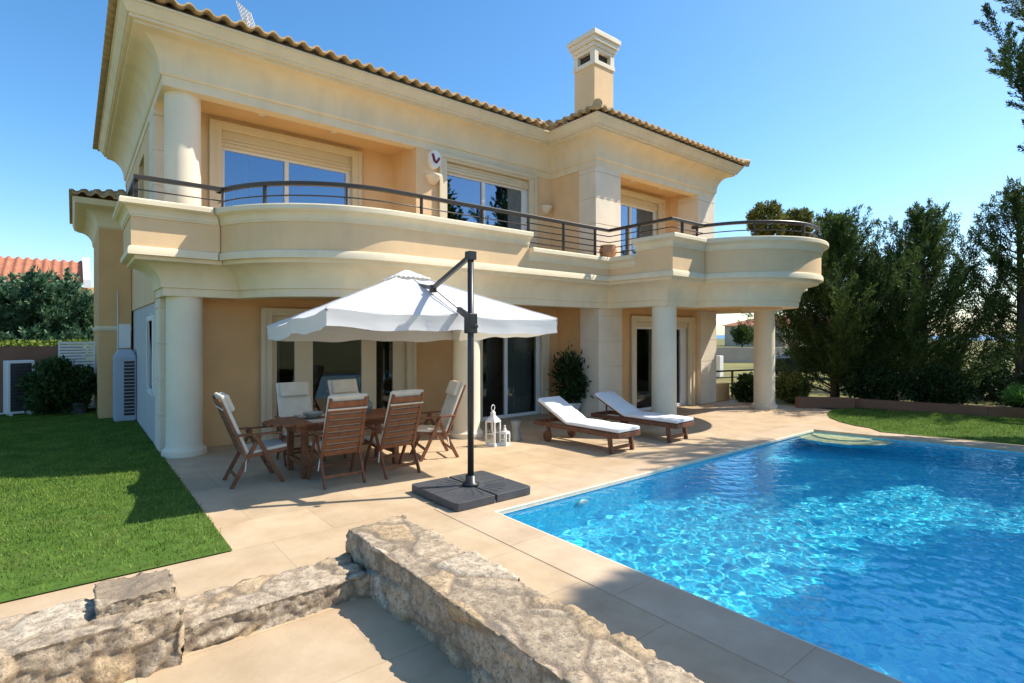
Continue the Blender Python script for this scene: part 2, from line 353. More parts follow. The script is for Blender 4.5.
# water surface: real ripples
nx, ny = 680, 740
gx = np.linspace(PX0, PX1, nx); gy = np.linspace(PY0, PY1, ny); X, Y = np.meshgrid(gx, gy); X = PX0 + (X - PX0) / (PX1 - PX0) * (PX1 + FS * (PY1 - Y) - PX0); Z = np.zeros_like(X)
for k in range(60):
    lam = .066 * (4.6 ** rng.random()); a = rng.uniform(0, 2 * PI); ph = rng.uniform(0, 2 * PI); kk = 2 * PI / lam
    Z += .00030 * (lam / .2) ** 1.5 * np.sin(kk * (X * math.cos(a) + Y * math.sin(a)) + ph)
Z += -.055
V = np.stack([X, Y, Z], -1).reshape(-1, 3); idx = np.arange(nx * ny).reshape(ny, nx)
F = np.stack([idx[:-1, :-1], idx[:-1, 1:], idx[1:, 1:], idx[1:, :-1]], -1).reshape(-1, 4)
wm = bpy.data.materials.new('pool_water'); wm.use_nodes = True
t = wm.node_tree; t.nodes.clear(); o_ = t.nodes.new('ShaderNodeOutputMaterial'); gls = t.nodes.new('ShaderNodeBsdfGlass'); gls.inputs['IOR'].default_value = 1.33; gls.inputs['Roughness'].default_value = 0; gls.inputs['Color'].default_value = (.93, .985, 1, 1)
t.links.new(gls.outputs[0], o_.inputs[0])
water = tag(npmesh('water', V, F, wm, None, True), kind='structure')
try:
    water.cycles.is_caustics_caster = True
    for o in (basin, steps, risers): o.cycles.is_caustics_receiver = True
except Exception as ex: print('caustics', ex)
# pool fittings: two wall inlets seen through the water on the long side
for x in (4.9, 8.6):
    b = MB(); b.lathe(0, 0, [(0, 0), (.09, 0), (.11, .012), (.05, .02), (0, .02)], 20)
    o = b.build('pool_inlet', M['white']); o.rotation_euler = (R(90), 0, 0); o.location = (x, PY1 - .003, -.42)
    o.cycles.is_caustics_receiver = True
    tag(o, 'round white water inlet on the long pool wall, %s' % ('nearer the umbrella base' if x < 6 else 'nearer the submerged steps'), 'pool inlet', 'pool wall inlets')

# lawns
lawn_m = mat('lawn_soil', (.07, .13, .022), .95, .25, 7, .4, 40, .1, dirt=(.10, .11, .035), dscale=2.2, damt=.6)
o = rect_sheet('lawn_ground', [(-9, 1.094, 5.25, 17.8)], .012, lawn_m); tag(o, kind='structure')
b = MB()
t0 = [(PX1 + CW, PY1 + CW - .55 - .6)]
far_lawn = [(fx(-6) + CW + .02, -6), (20, -6), (17.0, 1.5), (15.62, 5.3), (14.9, 5.55), (14.2, 5.42), (13.5, 5.1), (13.0, 4.7), (12.7, 4.3), (12.62, 4.0), (fx(3.7) + CW + .02, 3.7)]
flat(b, far_lawn, .014); tag(b.build('far_lawn_ground', lawn_m), kind='structure')
def inside(px, py, poly):
    r = np.zeros(len(px), bool); j = len(poly) - 1
    for i in range(len(poly)):
        xi, yi = poly[i]; xj, yj = poly[j]
        c = ((yi > py) != (yj > py)) & (px < (xj - xi) * (py - yi) / (yj - yi + 1e-12) + xi); r ^= c; j = i
    return r
def grass(name, px, py, h, m):
    n = len(px); ang = rng.uniform(0, 2 * PI, n); w = rng.uniform(.003, .006, n) * (1 + .0 * px); hh = h * rng.uniform(.5, 1.2, n)
    lean = rng.normal(0, .35, (n, 2)) * hh[:, None]
    z = np.full(n, .012)
    A = np.stack([px - w * np.cos(ang), py - w * np.sin(ang), z], -1); B = np.stack([px + w * np.cos(ang), py + w * np.sin(ang), z], -1)
    C = np.stack([px + lean[:, 0], py + lean[:, 1], z + hh], -1)
    return npmesh(name, np.stack([A, B, C], 1).reshape(-1, 3), np.arange(3 * n).reshape(n, 3), m)
gmat = foliage_mat('grass_blade', (.06, .14, .012), (.25, .33, .055), .3, 2.6)
n = 150000
u = rng.random(n) ** .8; py = 5.265 + u * 12.3 - np.abs(rng.normal(0, .012, n)); px = -4.2 + rng.random(n) * 5.285 + np.abs(rng.normal(0, .012, n))
keep = px > -.06 * py - 1.0
o = grass('lawn_grass', px[keep], py[keep], .034, gmat); tag(o, 'short green lawn beside the side wall of the villa', 'grass', kind='stuff')
n = 60000; px = rng.uniform(12.4, 19, n); py = rng.uniform(-2.0, 5.8, n); k = inside(px, py, far_lawn)
o = grass('far_lawn_grass', px[k], py[k], .045, gmat); tag(o, 'short green lawn between the pool and the low brown wall', 'grass', kind='stuff')

# ------------------------------------------------------------------ the villa
villa = empty('villa', (1.07, 9.75, 0), 0, 'two storey peach and cream villa with curved balconies and tiled roof', 'house')
VX = Vector((1.07, 9.75, 0))
def vp(o, parent=None):
    """parent a mesh built in world coordinates under the villa (or one of its parts)"""
    o.parent = parent or villa
    if not parent: o.matrix_parent_inverse = Matrix.Translation(-VX)
    return o
def bpart(b, name, m, parent=None, **k): return vp(b.build(name, m, **k), parent)

def wall_y(b, Y, thick, x0, x1, z0, z1, ops=()):
    """wall in a plane Y=const (front face at Y), with openings (x0,x1,z0,z1)"""
    xs = x0
    for (a, c, e, f) in sorted(ops):
        b.box(xs, a, Y, Y + thick, z0, z1)
        if e > z0: b.box(a, c, Y, Y + thick, z0, e)
        if f < z1: b.box(a, c, Y, Y + thick, f, z1)
        xs = c
    b.box(xs, x1, Y, Y + thick, z0, z1)
def wall_x(b, Xf, thick, y0, y1, z0, z1, ops=()):
    ys = y0
    for (a, c, e, f) in sorted(ops):
        b.box(Xf, Xf + thick, ys, a, z0, z1)
        if e > z0: b.box(Xf, Xf + thick, a, c, z0, e)
        if f < z1: b.box(Xf, Xf + thick, a, c, f, z1)
        ys = c
    b.box(Xf, Xf + thick, ys, y1, z0, z1)

F2 = 3.28; CEIL = 5.80
b = MB()   # ground floor, peach
wall_y(b, 10.4, .25, 1.35, 6.85, 0, 2.62, [(2.72, 5.62, 0, 2.3)])
wall_x(b, 6.85, .25, 9.95, 10.4, 0, 2.62)
wall_y(b, 9.7, .25, 6.85, 9.3, 0, 2.62, [(6.9, 8.85, 0, 2.3)])
wall_y(b, 8.42, .25, 10.0, 13.4, 0, 2.62, [(10.6, 13.05, 0, 2.28)])
wall_x(b, 9.3, .25, 8.85, 9.7, 0, 2.62)
wall_x(b, 13.9, .25, 8.8, 17, 0, 2.62)
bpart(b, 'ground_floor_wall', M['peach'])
b = MB(); wall_x(b, 1.10, .25, 10.4, 17, 0, 2.46, [(11.15, 11.95, .95, 2.15)]); b.box(1.10, 14.1, 16.9, 17.1, 0, 2.6)
bpart(b, 'side_wall', M['grey_stucco'])
b = MB()
wall_x(b, 1.07, .25, 10.82, 17, 2.46, 5.9, [(12.6, 13.6, 3.3, 5.4)])
b.box(1.07, 14.1, 16.88, 17.12, 2.6, 5.9)
wall_y(b, 10.82, .25, 1.32, 5.4, 2.62, 5.9, [(1.98, 4.58, F2, 5.62)])
wall_x(b, 5.4, .25, 9.75, 10.82, 2.62, 5.9)
wall_y(b, 9.75, .25, 5.65, 9.38, 2.62, 5.9, [(6.02, 8.5, F2, 5.6)])
wall_x(b, 9.14, .25, 8.79, 9.75, 2.62, 5.9)
wall_y(b, 9.2, .25, 9.95, 13.2, 2.62, 5.9, [(10.45, 12.8, F2, 5.6)])
wall_x(b, 13.2, .25, 8.92, 9.2, 2.62, 5.9); b.box(13.22, 13.98, 8.32, 9.2, 5.6, 5.9)
wall_x(b, 13.85, .25, 8.9, 17, 2.62, 5.9)
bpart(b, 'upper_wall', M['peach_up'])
# floors, ceilings
b = MB(); b.box(1.12, 14.05, 9.72, 16.9, 2.63, F2); b.box(9.4, 14.05, 8.45, 9.72, 2.63, F2)
bpart(b, 'upper_floor', M['soffit'])
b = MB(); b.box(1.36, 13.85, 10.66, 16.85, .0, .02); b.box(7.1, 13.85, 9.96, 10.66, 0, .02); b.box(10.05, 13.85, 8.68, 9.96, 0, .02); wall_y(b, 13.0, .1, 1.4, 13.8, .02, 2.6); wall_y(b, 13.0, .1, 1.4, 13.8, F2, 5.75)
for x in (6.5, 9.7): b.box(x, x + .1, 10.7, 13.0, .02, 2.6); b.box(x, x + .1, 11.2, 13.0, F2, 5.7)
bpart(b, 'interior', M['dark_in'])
b = MB(); b.box(1.09, 9.24, 9.77, 16.95, CEIL, 5.88); b.box(9.3, 13.98, 8.33, 16.95, CEIL, 5.88)
bpart(b, 'ceiling', M['soffit'])

# balcony plan line (face of the lower fascia), anticlockwise seen from below: outside is on the right hand
def arcpts(cx, cy, r, a0, a1, n): return [(cx + r * math.cos(R(a0 + (a1 - a0) * k / n)), cy + r * math.sin(R(a0 + (a1 - a0) * k / n))) for k in range(n + 1)]
rl, cl = 1.92, (4.0, 10.1)
aL = math.degrees(math.asin((9.75 - cl[1]) / rl))     # angle where the arc meets Y=9.75 on the left side
left = [(1.07, 10.75), (1.07, 9.75)] + arcpts(cl[0], cl[1], rl, 180 - aL, 270, 26)
XS = 6.68                                             # where the high parapet stops
mid = [(XS, 8.18), (9.4, 8.18), (9.4, 7.05)]
cr_, rr = (11.86, 6.55), 1.355
aR = -math.degrees(math.asin((6.6 - cr_[1]) / rr))
right = [(9.4, 7.05), (9.4, 6.6)] + arcpts(cr_[0], cr_[1], rr, 180 + aR, 360 - aR, 48) + [(14.36, 6.6), (14.36, 8.42)]
full = left + mid[:-1] + right
cove = [(.03 + .32 * (1 - math.cos(R(a))), 2.64 + .34 * math.sin(R(a))) for a in range(0, 91, 9)]
prof_low = [(-.3, 2.5), (0, 2.5), (0, 2.62), (.03, 2.625)] + cove[1:] + [(.385, 2.985), (.385, 3.04), (.47, 3.045), (.47, 3.12), (.455, 3.155), (.435, 3.165), (-.3, 3.165)]
bal = bpart(MB().sweep(full, prof_low), 'balcony', M['cream'], auto=30)
def par_prof(top): return [(.16, 3.163), (.43, 3.163), (.43, top - .235), (.16, top - .235)]
def cor_prof(top):
    z = top - .24; ogee = [(.46 + .08 * (1 - math.cos(R(a))), z + .05 + .09 * math.sin(R(a))) for a in range(0, 91, 15)]
    return [(.14, z), (.448, z), (.448, z + .03), (.46, z + .03)] + ogee + [(.55, z + .15), (.572, z + .16), (.572, top - .02), (.56, top), (.14, top)]
for path, top in ((left + [(XS, 8.18)], 3.82), (mid, 3.54), (right, 3.85)):
    p = path
    bpart(MB().sweep(p, par_prof(top)), 'parapet', M['peach_up'], bal, auto=30)
    bpart(MB().sweep(p, cor_prof(top)), 'parapet_cornice', M['cream'], bal, auto=30)
# balcony slab: soffit underneath, floor on top
inner = [(14.3, 8.38), (9.5, 8.38), (9.5, 9.68), (9.2, 9.68), (9.2, 9.7), (6.8, 9.7), (6.8, 10.38), (1.17, 10.38)]
def shrink(path, d):
    b = MB().sweep(path, [(-d, 0), (-d, 1)], caps=False, closed_prof=False); return [(v[0], v[1]) for v in b.v[::2]]
fp = shrink([(1.07, 10.4)] + full[1:], .05)
b = MB(); b.add([(x, y, 2.56) for x, y in fp] + [(x, y, 2.56) for x, y in inner], [tuple(range(len(fp) + len(inner)))]); b.add([(x, y, 3.24) for x, y in fp] + [(x, y, 3.24) for x, y in inner], [tuple(range(len(fp) + len(inner)))])
sl_ = bpart(b, 'balcony_slab', M['soffit'], bal)

# columns
def column(x, y, z0, z1, r=.258, base=True):
    b = MB()
    pr = [(0, z0), (r + .055, z0), (r + .06, z0 + .03), (r + .055, z0 + .09), (r + .02, z0 + .11), (r + .01, z0 + .13), (r, z0 + .16)] if base else [(0, z0), (r, z0)]
    pr += [(r * (1 - .03 * k / 6), z0 + .16 + (z1 - z0 - .16) * k / 6) for k in range(1, 7)] + [(0, z1)]
    return bpart(b.lathe(x, y, pr, 48), 'column', M['column'], auto=40)
for x, y in ((1.39, 10.02), (5.75, 8.46), (9.68, 6.87), (14.03, 6.87)): column(x, y, 0, 2.56)
column(1.37, 10.05, 3.24, 5.74)
# block pillars (grooved pale stone)
def pillar(x0, x1, y0, y1, z0, z1, hblk=.585, m=None, off=0):
    b = MB(); g = .014; b.box(x0 + g, x1 - g, y0 + g, y1 - g, z0, z1); z = z0 - off
    while z < z1 - .02:
        b.box(x0, x1, y0, y1, max(z0, z + g / 2), min(z1 - .004, z + hblk - g / 2)); z += hblk
    return bpart(b, 'pillar', m or M['pillar'], bevel=.006)
pillar(9.24, 10.06, 8.30, 8.88, 0, 2.56); pillar(13.38, 14.16, 8.30, 8.86, 0, 2.56)
pillar(9.12, 9.98, 8.28, 8.80, 3.24, 5.72); pillar(13.2, 14.02, 8.28, 8.92, 3.24, 5.72)
pillar(1.085, 1.36, 10.37, 10.95, 0, 2.5); pillar(1.05, 1.33, 10.79, 11.45, 3.24, 5.72)

# upper beam, cove and eave
eave_path = [(1.07, 17.1), (1.07, 9.75), (9.12, 9.75), (9.12, 8.29), (14.02, 8.29), (14.02, 17.1)]
ecove = [(.05 + .33 * (1 - math.cos(R(a))), 5.92 + .42 * math.sin(R(a))) for a in range(0, 91, 9)]
prof_eave = [(-.22, 5.70), (.012, 5.70), (.012, 5.85), (.03, 5.855), (.05, 5.89), (.05, 5.92)] + ecove[1:] + [(.40, 6.345), (.40, 6.385), (.455, 6.39), (.455, 6.43), (.475, 6.435), (.555, 6.56), (.575, 6.565), (.575, 6.60), (-.22, 6.60)]
bpart(MB().sweep(eave_path, prof_eave), 'eave_cornice', M['cream'], auto=25)

# roof: barrel-tile slopes built eave by eave
def roof_slope(p0, p1, inward, others, z0, slope=.36, vmax=4.2, pitch=.232, amp=.042, name='roof_slope', parent=None, m=None):
    """corrugated slope rising from eave p0->p1; others: other eaves (point, inward dir) limiting it"""
    p0 = Vector(p0); p1 = Vector(p1); d = (p1 - p0); L_ = d.length; d.normalize(); inn = Vector(inward)
    nu = max(2, int(L_ / pitch * 10)); us = [L_ * k / nu for k in range(nu + 1)]; course = .36; cols = []
    for u in us:
        p = p0 + d * u; v = vmax
        for (q, iq) in others:
            q = Vector(q); iq = Vector(iq); a = (p - q).dot(iq); k = 1 - inn.dot(iq)
            if abs(k) < 1e-6: continue
            # distance to this eave v; to other a + v*inn.iq ; keep v <= other
            lim = a / k
            if k > 0: v = min(v, max(0, lim))
        cols.append(v)
    b = MB(); n = len(us); nv = int(vmax / course) + 1; vs = []; rows = []
    for j in range(nv):
        for e in (0, 1):
            v = j * course if e == 0 else (j + 1) * course - .001
            rows.append((v, .028 * (1 - e)))
    for (v, lift) in rows:
        for i, u in enumerate(us):
            vv = min(v, cols[i]); c = math.cos(2 * PI * u / pitch); hgt = amp * (abs(c) ** .7 * (1 if c > 0 else -.6))
            q = p0 + d * u + inn * vv; vs.append((q.x, q.y, z0 + slope * vv + hgt + lift))
    fs = [(r * n + i, r * n + i + 1, (r + 1) * n + i + 1, (r + 1) * n + i) for r in range(len(rows) - 1) for i in range(n - 1)]
    b.add(vs, fs, True)
    # eave end faces and underside
    low = []
    for i, u in enumerate(us):
        q = p0 + d * u; low.append((q.x, q.y, vs[i][2] - .026))
    b.add(vs[:n] + low, [(i, n + i, n + i + 1, i + 1) for i in range(n - 1)])
    back = [(p0.x + d.x * u + inn.x * min(.16, cols[i]), p0.y + d.y * u + inn.y * min(.16, cols[i]), vs[i][2] - .022) for i, u in enumerate(us)]
    b.add(low + back, [(i, n + i, n + i + 1, i + 1) for i in range(n - 1)])
    return b, name, m
ZE = 6.665; eo = .67
ex0, ey0, ex1, ey1, ex2 = 1.07 - eo, 9.75 - eo, 9.12 - eo, 8.29 - eo, 14.02 + eo
roofp = None
E_left = ((ex0, 20), (1, 0)); E_front = ((ex0, ey0), (0, 1)); E_right = ((ex2, 20), (-1, 0)); E_wl = ((ex1, ey0), (1, 0)); E_wf = ((ex1, ey1), (0, 1))
for (p0, p1, inn, oth) in (((ex0, ey0), (ex1, ey0), (0, 1), [E_left]),
                           ((ex1, ey0 + .0), (ex1, ey1), (1, 0), [E_wf]),
                           ((ex1, ey1), (ex2, ey1), (0, 1), [((ex1, ey1), (1, 0)), E_right]),
                           ((ex0, 17.6), (ex0, ey0), (1, 0), [E_front]),
                           ((ex2, ey1), (ex2, 17.6), (-1, 0), [E_wf])):
    b, nm, _ = roof_slope(p0, p1, inn, oth, ZE)
    bpart(b, 'roof_slope', M['tile'])
# valley fill between main slope and wing slope, plain roof deck underneath
b = MB(); zr = ZE - .05
b.add([(ex0 + .1, ey0 + .1, zr), (ex1 + .1, ey0 + .1, zr), (ex1 + .1, ey1 + .1, zr), (ex2 - .1, ey1 + .1, zr), (ex2 - .1, 17.5, zr), (ex0 + .1, 17.5, zr)], [(0, 1, 2, 3, 4, 5)])
xa, ya, xb = ex0 + 3.9, ey0 + 3.9, ex2 - 3.9
b.add([(ex1 + .2, ey0 + .05, zr), (ex1 + 4.2, ey0 + 4.2, zr + 1.5), (xa, ya + .3, zr + 1.5)], [(0, 1, 2)])
b.add([(xa, ya, zr + 1.36), (xb, ya, zr + 1.36), (xb, 17.4, zr + 1.36), (xa, 17.4, zr + 1.36)], [(0, 1, 2, 3)])
bpart(b, 'roof_deck', M['tile'])
# hip caps
for (hx, hy, dx, dy) in ((ex0, ey0, 1, 1), (ex1, ey1, 1, 1), (ex2, ey1, -1, 1)):
    b = MB()
    for k in range(11):
        a = Vector((hx + dx * .28 * k, hy + dy * .28 * k, ZE + .03 + .36 * .28 * k)); e = a + Vector((dx * .33, dy * .33, .36 * .33 - .03))
        b.tube([a, e], [.10, .085], 10)
    bpart(b, 'hip_cap', M['tile'])

# chimney
cx, cy_ = 10.83, 9.88
b = MB(); b.box(cx, cx + .76, cy_, cy_ + .74, 6.9, 9.15)
ch = bpart(b, 'chimney', M['peach_up'])
b = MB(); b.box(cx - .035, cx + .795, cy_ - .035, cy_ + .775, 9.15, 9.27)
for x in (cx - .02, cx + .62):
    for y in (cy_ - .02, cy_ + .60): b.box(x, x + .16, y, y + .16, 9.27, 9.52)
b.box(cx + .3, cx + .46, cy_ - .015, cy_ + .1, 9.27, 9.52) if False else None
sq = [(cx, cy_ + .74), (cx, cy_), (cx + .76, cy_), (cx + .76, cy_ + .74), (cx, cy_ + .74)]
for o0, z0, z1 in ((.02, 9.52, 9.62), (.06, 9.62, 9.73), (.11, 9.73, 9.86), (.155, 9.86, 9.98)):
    b.box(cx - o0, cx + .76 + o0, cy_ - o0, cy_ + .74 + o0, z0 + .002, z1)
b.box(cx - .1, cx + .86, cy_ - .1, cy_ + .84, 9.98, 10.04)
bpart(b, 'chimney_cap', M['pillar'], ch, bevel=.01)
b = MB(); b.box(cx + .1, cx + .66, cy_ + .1, cy_ + .64, 9.2, 9.53); bpart(b, 'flue', M['dark_in'], ch)

# windows and doors on planes Y = const
def opening(name, Y, x0, x1, z0, z1, panes, glass, trim=.17, top_box=None, curtains=(), frame_w=.055, dark=None):
    """trim (x0..x1) proud of the wall; panes = list of (xa, xb); glass from z0+.06 to zt"""
    zt = top_box or (z1 - .1)
    b = MB(); w = trim
    for o, h in ((0, .045), (.05, .075)):
        ww = w - o if o == 0 else w * .55
    b.box(x0 - .08, x0 + w - .08, Y - .05, Y + .02, z0, z1 + .06); b.box(x1 - w + .08, x1 + .08, Y - .05, Y + .02, z0, z1 + .06); b.box(x0 + w - .08, x1 - w + .08, Y - .05, Y + .02, z1 - w + .13, z1 + .06)
    b.box(x0 - .11, x0 - .03, Y - .078, Y - .052, z0, z1 + .09); b.box(x1 + .03, x1 + .11, Y - .078, Y - .052, z0, z1 + .09); b.box(x0 - .03, x1 + .03, Y - .078, Y - .052, z1 + .01, z1 + .09)
    b.box(x0, x0 + .02, Y + .02, Y + .22, z0, z1); b.box(x1 - .02, x1, Y + .02, Y + .22, z0, z1)
    root = bpart(b, name, M['frame'], bevel=.006)
    if top_box:
        b = MB(); b.box(x0 + .02, x1 - .02, Y + .05, Y + .20, top_box, z1)
        for k in range(3): b.box(x0 + .02, x1 - .02, Y + .035, Y + .05, top_box + .01 + k * .06, top_box + .055 + k * .06)
        bpart(b, 'shutter_box', M['frame'], root)
    b = MB(); fy0, fy1 = Y + .09, Y + .15; xs = sorted(panes)
    b.box(x0 + .02, x1 - .02, fy0, fy1, z0, z0 + .07); b.box(x0 + .02, x1 - .02, fy0, fy1, zt - .05, zt)
    e = x0 + .02
    for (xa, xb) in xs:
        b.box(e, xa, fy0 - .01, fy1 + .01, z0 + .07, zt - .05); e = xb
    b.box(e, x1 - .02, fy0 - .01, fy1 + .01, z0 + .07, zt - .05)
    bpart(b, 'sash', M['alu'] if glass != 'bay' else M['frame'], root, bevel=.004)
    for (xa, xb) in xs:
        b = MB(); b.box(xa, xb, Y + .115, Y + .121, z0 + .07, zt - .05); bpart(b, 'pane', M['glass_up'] if glass == 'up' else M['glass_low'], root)
    for (xa, xb, mm) in curtains:
        n = max(8, int((xb - xa) * 60)); vs = []
        for z in (z0 + .03, zt):
            for k in range(n + 1):
                x = xa + (xb - xa) * k / n; vs.append((x, Y + .42 + .035 * math.sin(k * 1.05) + .012 * math.sin(k * .37), z))
        b = MB(); b.add(vs, [(k, k + 1, n + 2 + k, n + 1 + k) for k in range(n)], True); bpart(b, 'curtain', M[mm], root)
    return root
opening('window', 10.82, 1.98, 4.58, F2, 5.62, [(2.14, 3.18), (3.26, 4.40)], 'up', top_box=5.30, curtains=[(2.05, 2.6, 'curtain')])
opening('window', 9.75, 6.02, 8.5, F2, 5.6, [(6.14, 7.10), (7.19, 8.26)], 'up', top_box=5.36, curtains=[(7.45, 8.4, 'drape')])
opening('window', 9.2, 10.45, 12.8, F2, 5.6, [(10.6, 11.55), (11.63, 12.6)], 'up', top_box=5.38, curtains=[(11.75, 12.7, 'drape')])
opening('glass_door', 10.4, 2.72, 5.62, 0, 2.3, [(2.92, 3.24), (3.58, 4.56), (4.88, 5.26)], 'bay', top_box=2.12, curtains=[(2.85, 3.06, 'curtain'), (4.95, 5.35, 'drape')])
opening('glass_door', 9.7, 6.9, 8.85, 0, 2.3, [(6.98, 7.70), (7.79, 8.68)], 'low', curtains=[(8.05, 8.8, 'curtain')])
opening('glass_door', 8.42, 10.6, 13.05, 0, 2.28, [(10.75, 11.75), (11.85, 12.72)], 'low', top_box=2.1, curtains=[(10.68, 11.0, 'curtain'), (12.3, 12.95, 'curtain')])
# small window in the side wall
b = MB()
for y0, y1, z0, z1 in ((11.05, 11.15, .87, 2.25), (11.95, 12.05, .87, 2.25), (11.15, 11.95, 2.15, 2.25), (11.0, 12.1, .85, .95)): b.box(1.06, 1.2, y0, y1, z0, z1)
sw = bpart(b, 'side_window', M['white'], bevel=.006); b = MB(); b.box(1.2, 1.207, 11.15, 11.95, .95, 2.15); bpart(b, 'pane', M['glass_low'], sw)
b = MB(); b.box(1.08, 1.3, 12.6, 13.6, 3.3, 3.36); b.box(1.2, 1.207, 12.6, 13.6, 3.36, 5.4); bpart(b, 'side_window', M['glass_up'])

# railing
def rail_path(path, o): 
    b = MB().sweep(path, [(o, 0), (o, 1)], caps=False, closed_prof=False); return [Vector((v[0], v[1], 0)) for v in b.v[::2]]
RZ = 4.19
rl_full = rail_path(full[1:-1], .36); rl_full[0].y += .9
b = MB(); b.sweep([(1.07, 10.6)] + full[1:-1] + [(14.36, 8.3)], [(.325, RZ - .06), (.395, RZ - .06), (.40, RZ - .012), (.39, RZ), (.33, RZ), (.32, RZ - .01)])
rail = bpart(b, 'railing', M['rail'])
def rod(path, z, name='rail_rod'):
    b = MB(); b.tube([(p.x, p.y, z) for p in path], .011, 6); return bpart(b, name, M['rail'], rail)
pl, pm, pr = rail_path(left + [(XS, 8.18)], .36), rail_path(mid, .36), rail_path(right[:-1] + [(14.36, 8.3)], .36)
rod(pl, 3.98); rod(pr, 4.0)
for z in (3.66, 3.78, 3.90, 4.03): rod(pm, z)
def along(path, step, start=0):
    out_ = []; acc = start; dist = 0
    for a, c in zip(path[:-1], path[1:]):
        l = (c - a).length
        while acc <= dist + l + 1e-6:
            out_.append((a.lerp(c, (acc - dist) / l), (c - a).normalized())); acc += step
        dist += l
    return out_
for path, st, zb, sp0 in ((pl, 1.22, 3.82, .02), (pm, .93, 3.54, .05), (pr, 1.12, 3.85, .04)):
    for p, d in along(path, st, sp0):
        b = MB(); b.bar((p.x, p.y, zb - .01), (p.x, p.y, RZ - .04), .055, .028, up=(d.x, d.y, 0)); bpart(b, 'post', M['rail'], rail)
# wall lights, alarm box, downlights
for x, y, z in ((5.78, 9.75, 5.20), (8.93, 9.75, 5.02)):
    b = MB(); b.lathe(x, y, [(0, z - .2), (.05, z - .2), (.11, z - .14), (.17, z - .04), (.19, z), (.165, z), (.10, z - .1), (0, z - .14)], 20, PI, 2 * PI); bpart(b, 'wall_light', M['column'])
b = MB(); pts = [(.17 * math.cos(R(a)) * (.82), .21 * math.sin(R(a)) if a > 180 else .19 * (math.sin(R(a)) ** .6 if math.sin(R(a)) > 0 else 0)) for a in range(0, 360, 12)]
ax, az = 5.80, 5.52
vs = [(ax + p, 9.75 - .002, az + q) for p, q in pts] + [(ax + p * .9, 9.65, az + q * .9) for p, q in pts]; n = len(pts)
b.add(vs, [tuple(range(n, 2 * n))] + [(i, (i + 1) % n, n + (i + 1) % n, n + i) for i in range(n)])
al = bpart(b, 'alarm_box', M['white'], auto=40)
b = MB(); b.bar((ax - .075, 9.645, az + .09), (ax - .03, 9.645, az - .06), .055, .012, up=(0, 1, 0)); b.bar((ax - .03, 9.645, az - .06), (ax + .03, 9.645, az - .075), .05, .012, up=(0, 1, 0)); b.bar((ax + .02, 9.6455, az - .07), (ax + .085, 9.6455, az + .03), .045, .012, up=(0, 1, 0))
bpart(b, 'emblem', mat('dark_red_plastic', (.16, .015, .03), .4, .05), al)
for x, y in ((2.6, 10.25), (3.9, 10.25), (11.0, 8.75), (12.2, 8.75)):
    b = MB(); b.lathe(x, y, [(.0, CEIL - .004), (.05, CEIL - .006), (.06, CEIL - .012), (.06, CEIL)], 16); bpart(b, 'downlight', M['alu'])
# grid aerial on the roof
b = MB()
A0 = Vector((2.42, 10.3, 7.32)); U = Vector((.62, -.3, -.55)).normalized(); W = Vector((-.35, -.2, .75)).normalized()
for k in range(7): b.bar(A0 + U * (-.15 + .05 * k), A0 + U * (-.15 + .05 * k) + W * .30, .010)
for k in range(7): b.bar(A0 - U * .15 + W * (.05 * k), A0 + U * .15 + W * (.05 * k), .010)
b.bar((2.42, 10.4, 6.9), (2.42, 10.4, 7.45), .04); b.bar((2.42, 10.4, 7.4), A0 + W * .15, .03); b.box(2.46, 2.6, 10.24, 10.36, 7.12, 7.26)
bpart(b, 'aerial', M['alu'])
# rear annex
b = MB(); b.box(.46, 1.06, 15.3, 19, 0, 4.45)
bpart(b, 'annex_wall', M['peach'])
b = MB(); b.sweep([(.46, 19), (.46, 15.3), (1.06, 15.3)], [(-.1, 2.0), (.02, 2.0), (.035, 2.05), (.02, 2.1), (-.1, 2.1)])
bpart(b, 'annex_band', M['cream'])
b = MB(); b.sweep([(.46, 19), (.46, 15.3), (1.06, 15.3)], [(-.1, 4.3), (0, 4.3), (.03, 4.34)] + [(.03 + .3 * (1 - math.cos(R(a))), 4.36 + .34 * math.sin(R(a))) for a in range(0, 91, 15)] + [(.42, 4.74), (.46, 4.86), (-.1, 4.86)])
bpart(b, 'annex_cornice', M['cream'], auto=25)
for (p0, p1, inn, oth) in (((-.06, 14.78), (1.06, 14.78), (0, 1), [((-.06, 20), (1, 0))]), ((-.06, 19), (-.06, 14.78), (1, 0), [((0, 14.78), (0, 1))])):
    b, nm, _ = roof_slope(p0, p1, inn, oth, 4.92, vmax=1.1); bpart(b, 'annex_roof', M['tile'])
b = MB(); b.box(.82, 1.04, 15.24, 15.31, 1.6, 2.15); bpart(b, 'annex_window', M['white'])
b = MB(); b.tube([(.80, 15.26, .1), (.80, 15.26, 2.9)], .012, 6); bpart(b, 'drain_pipe', M['alu'])

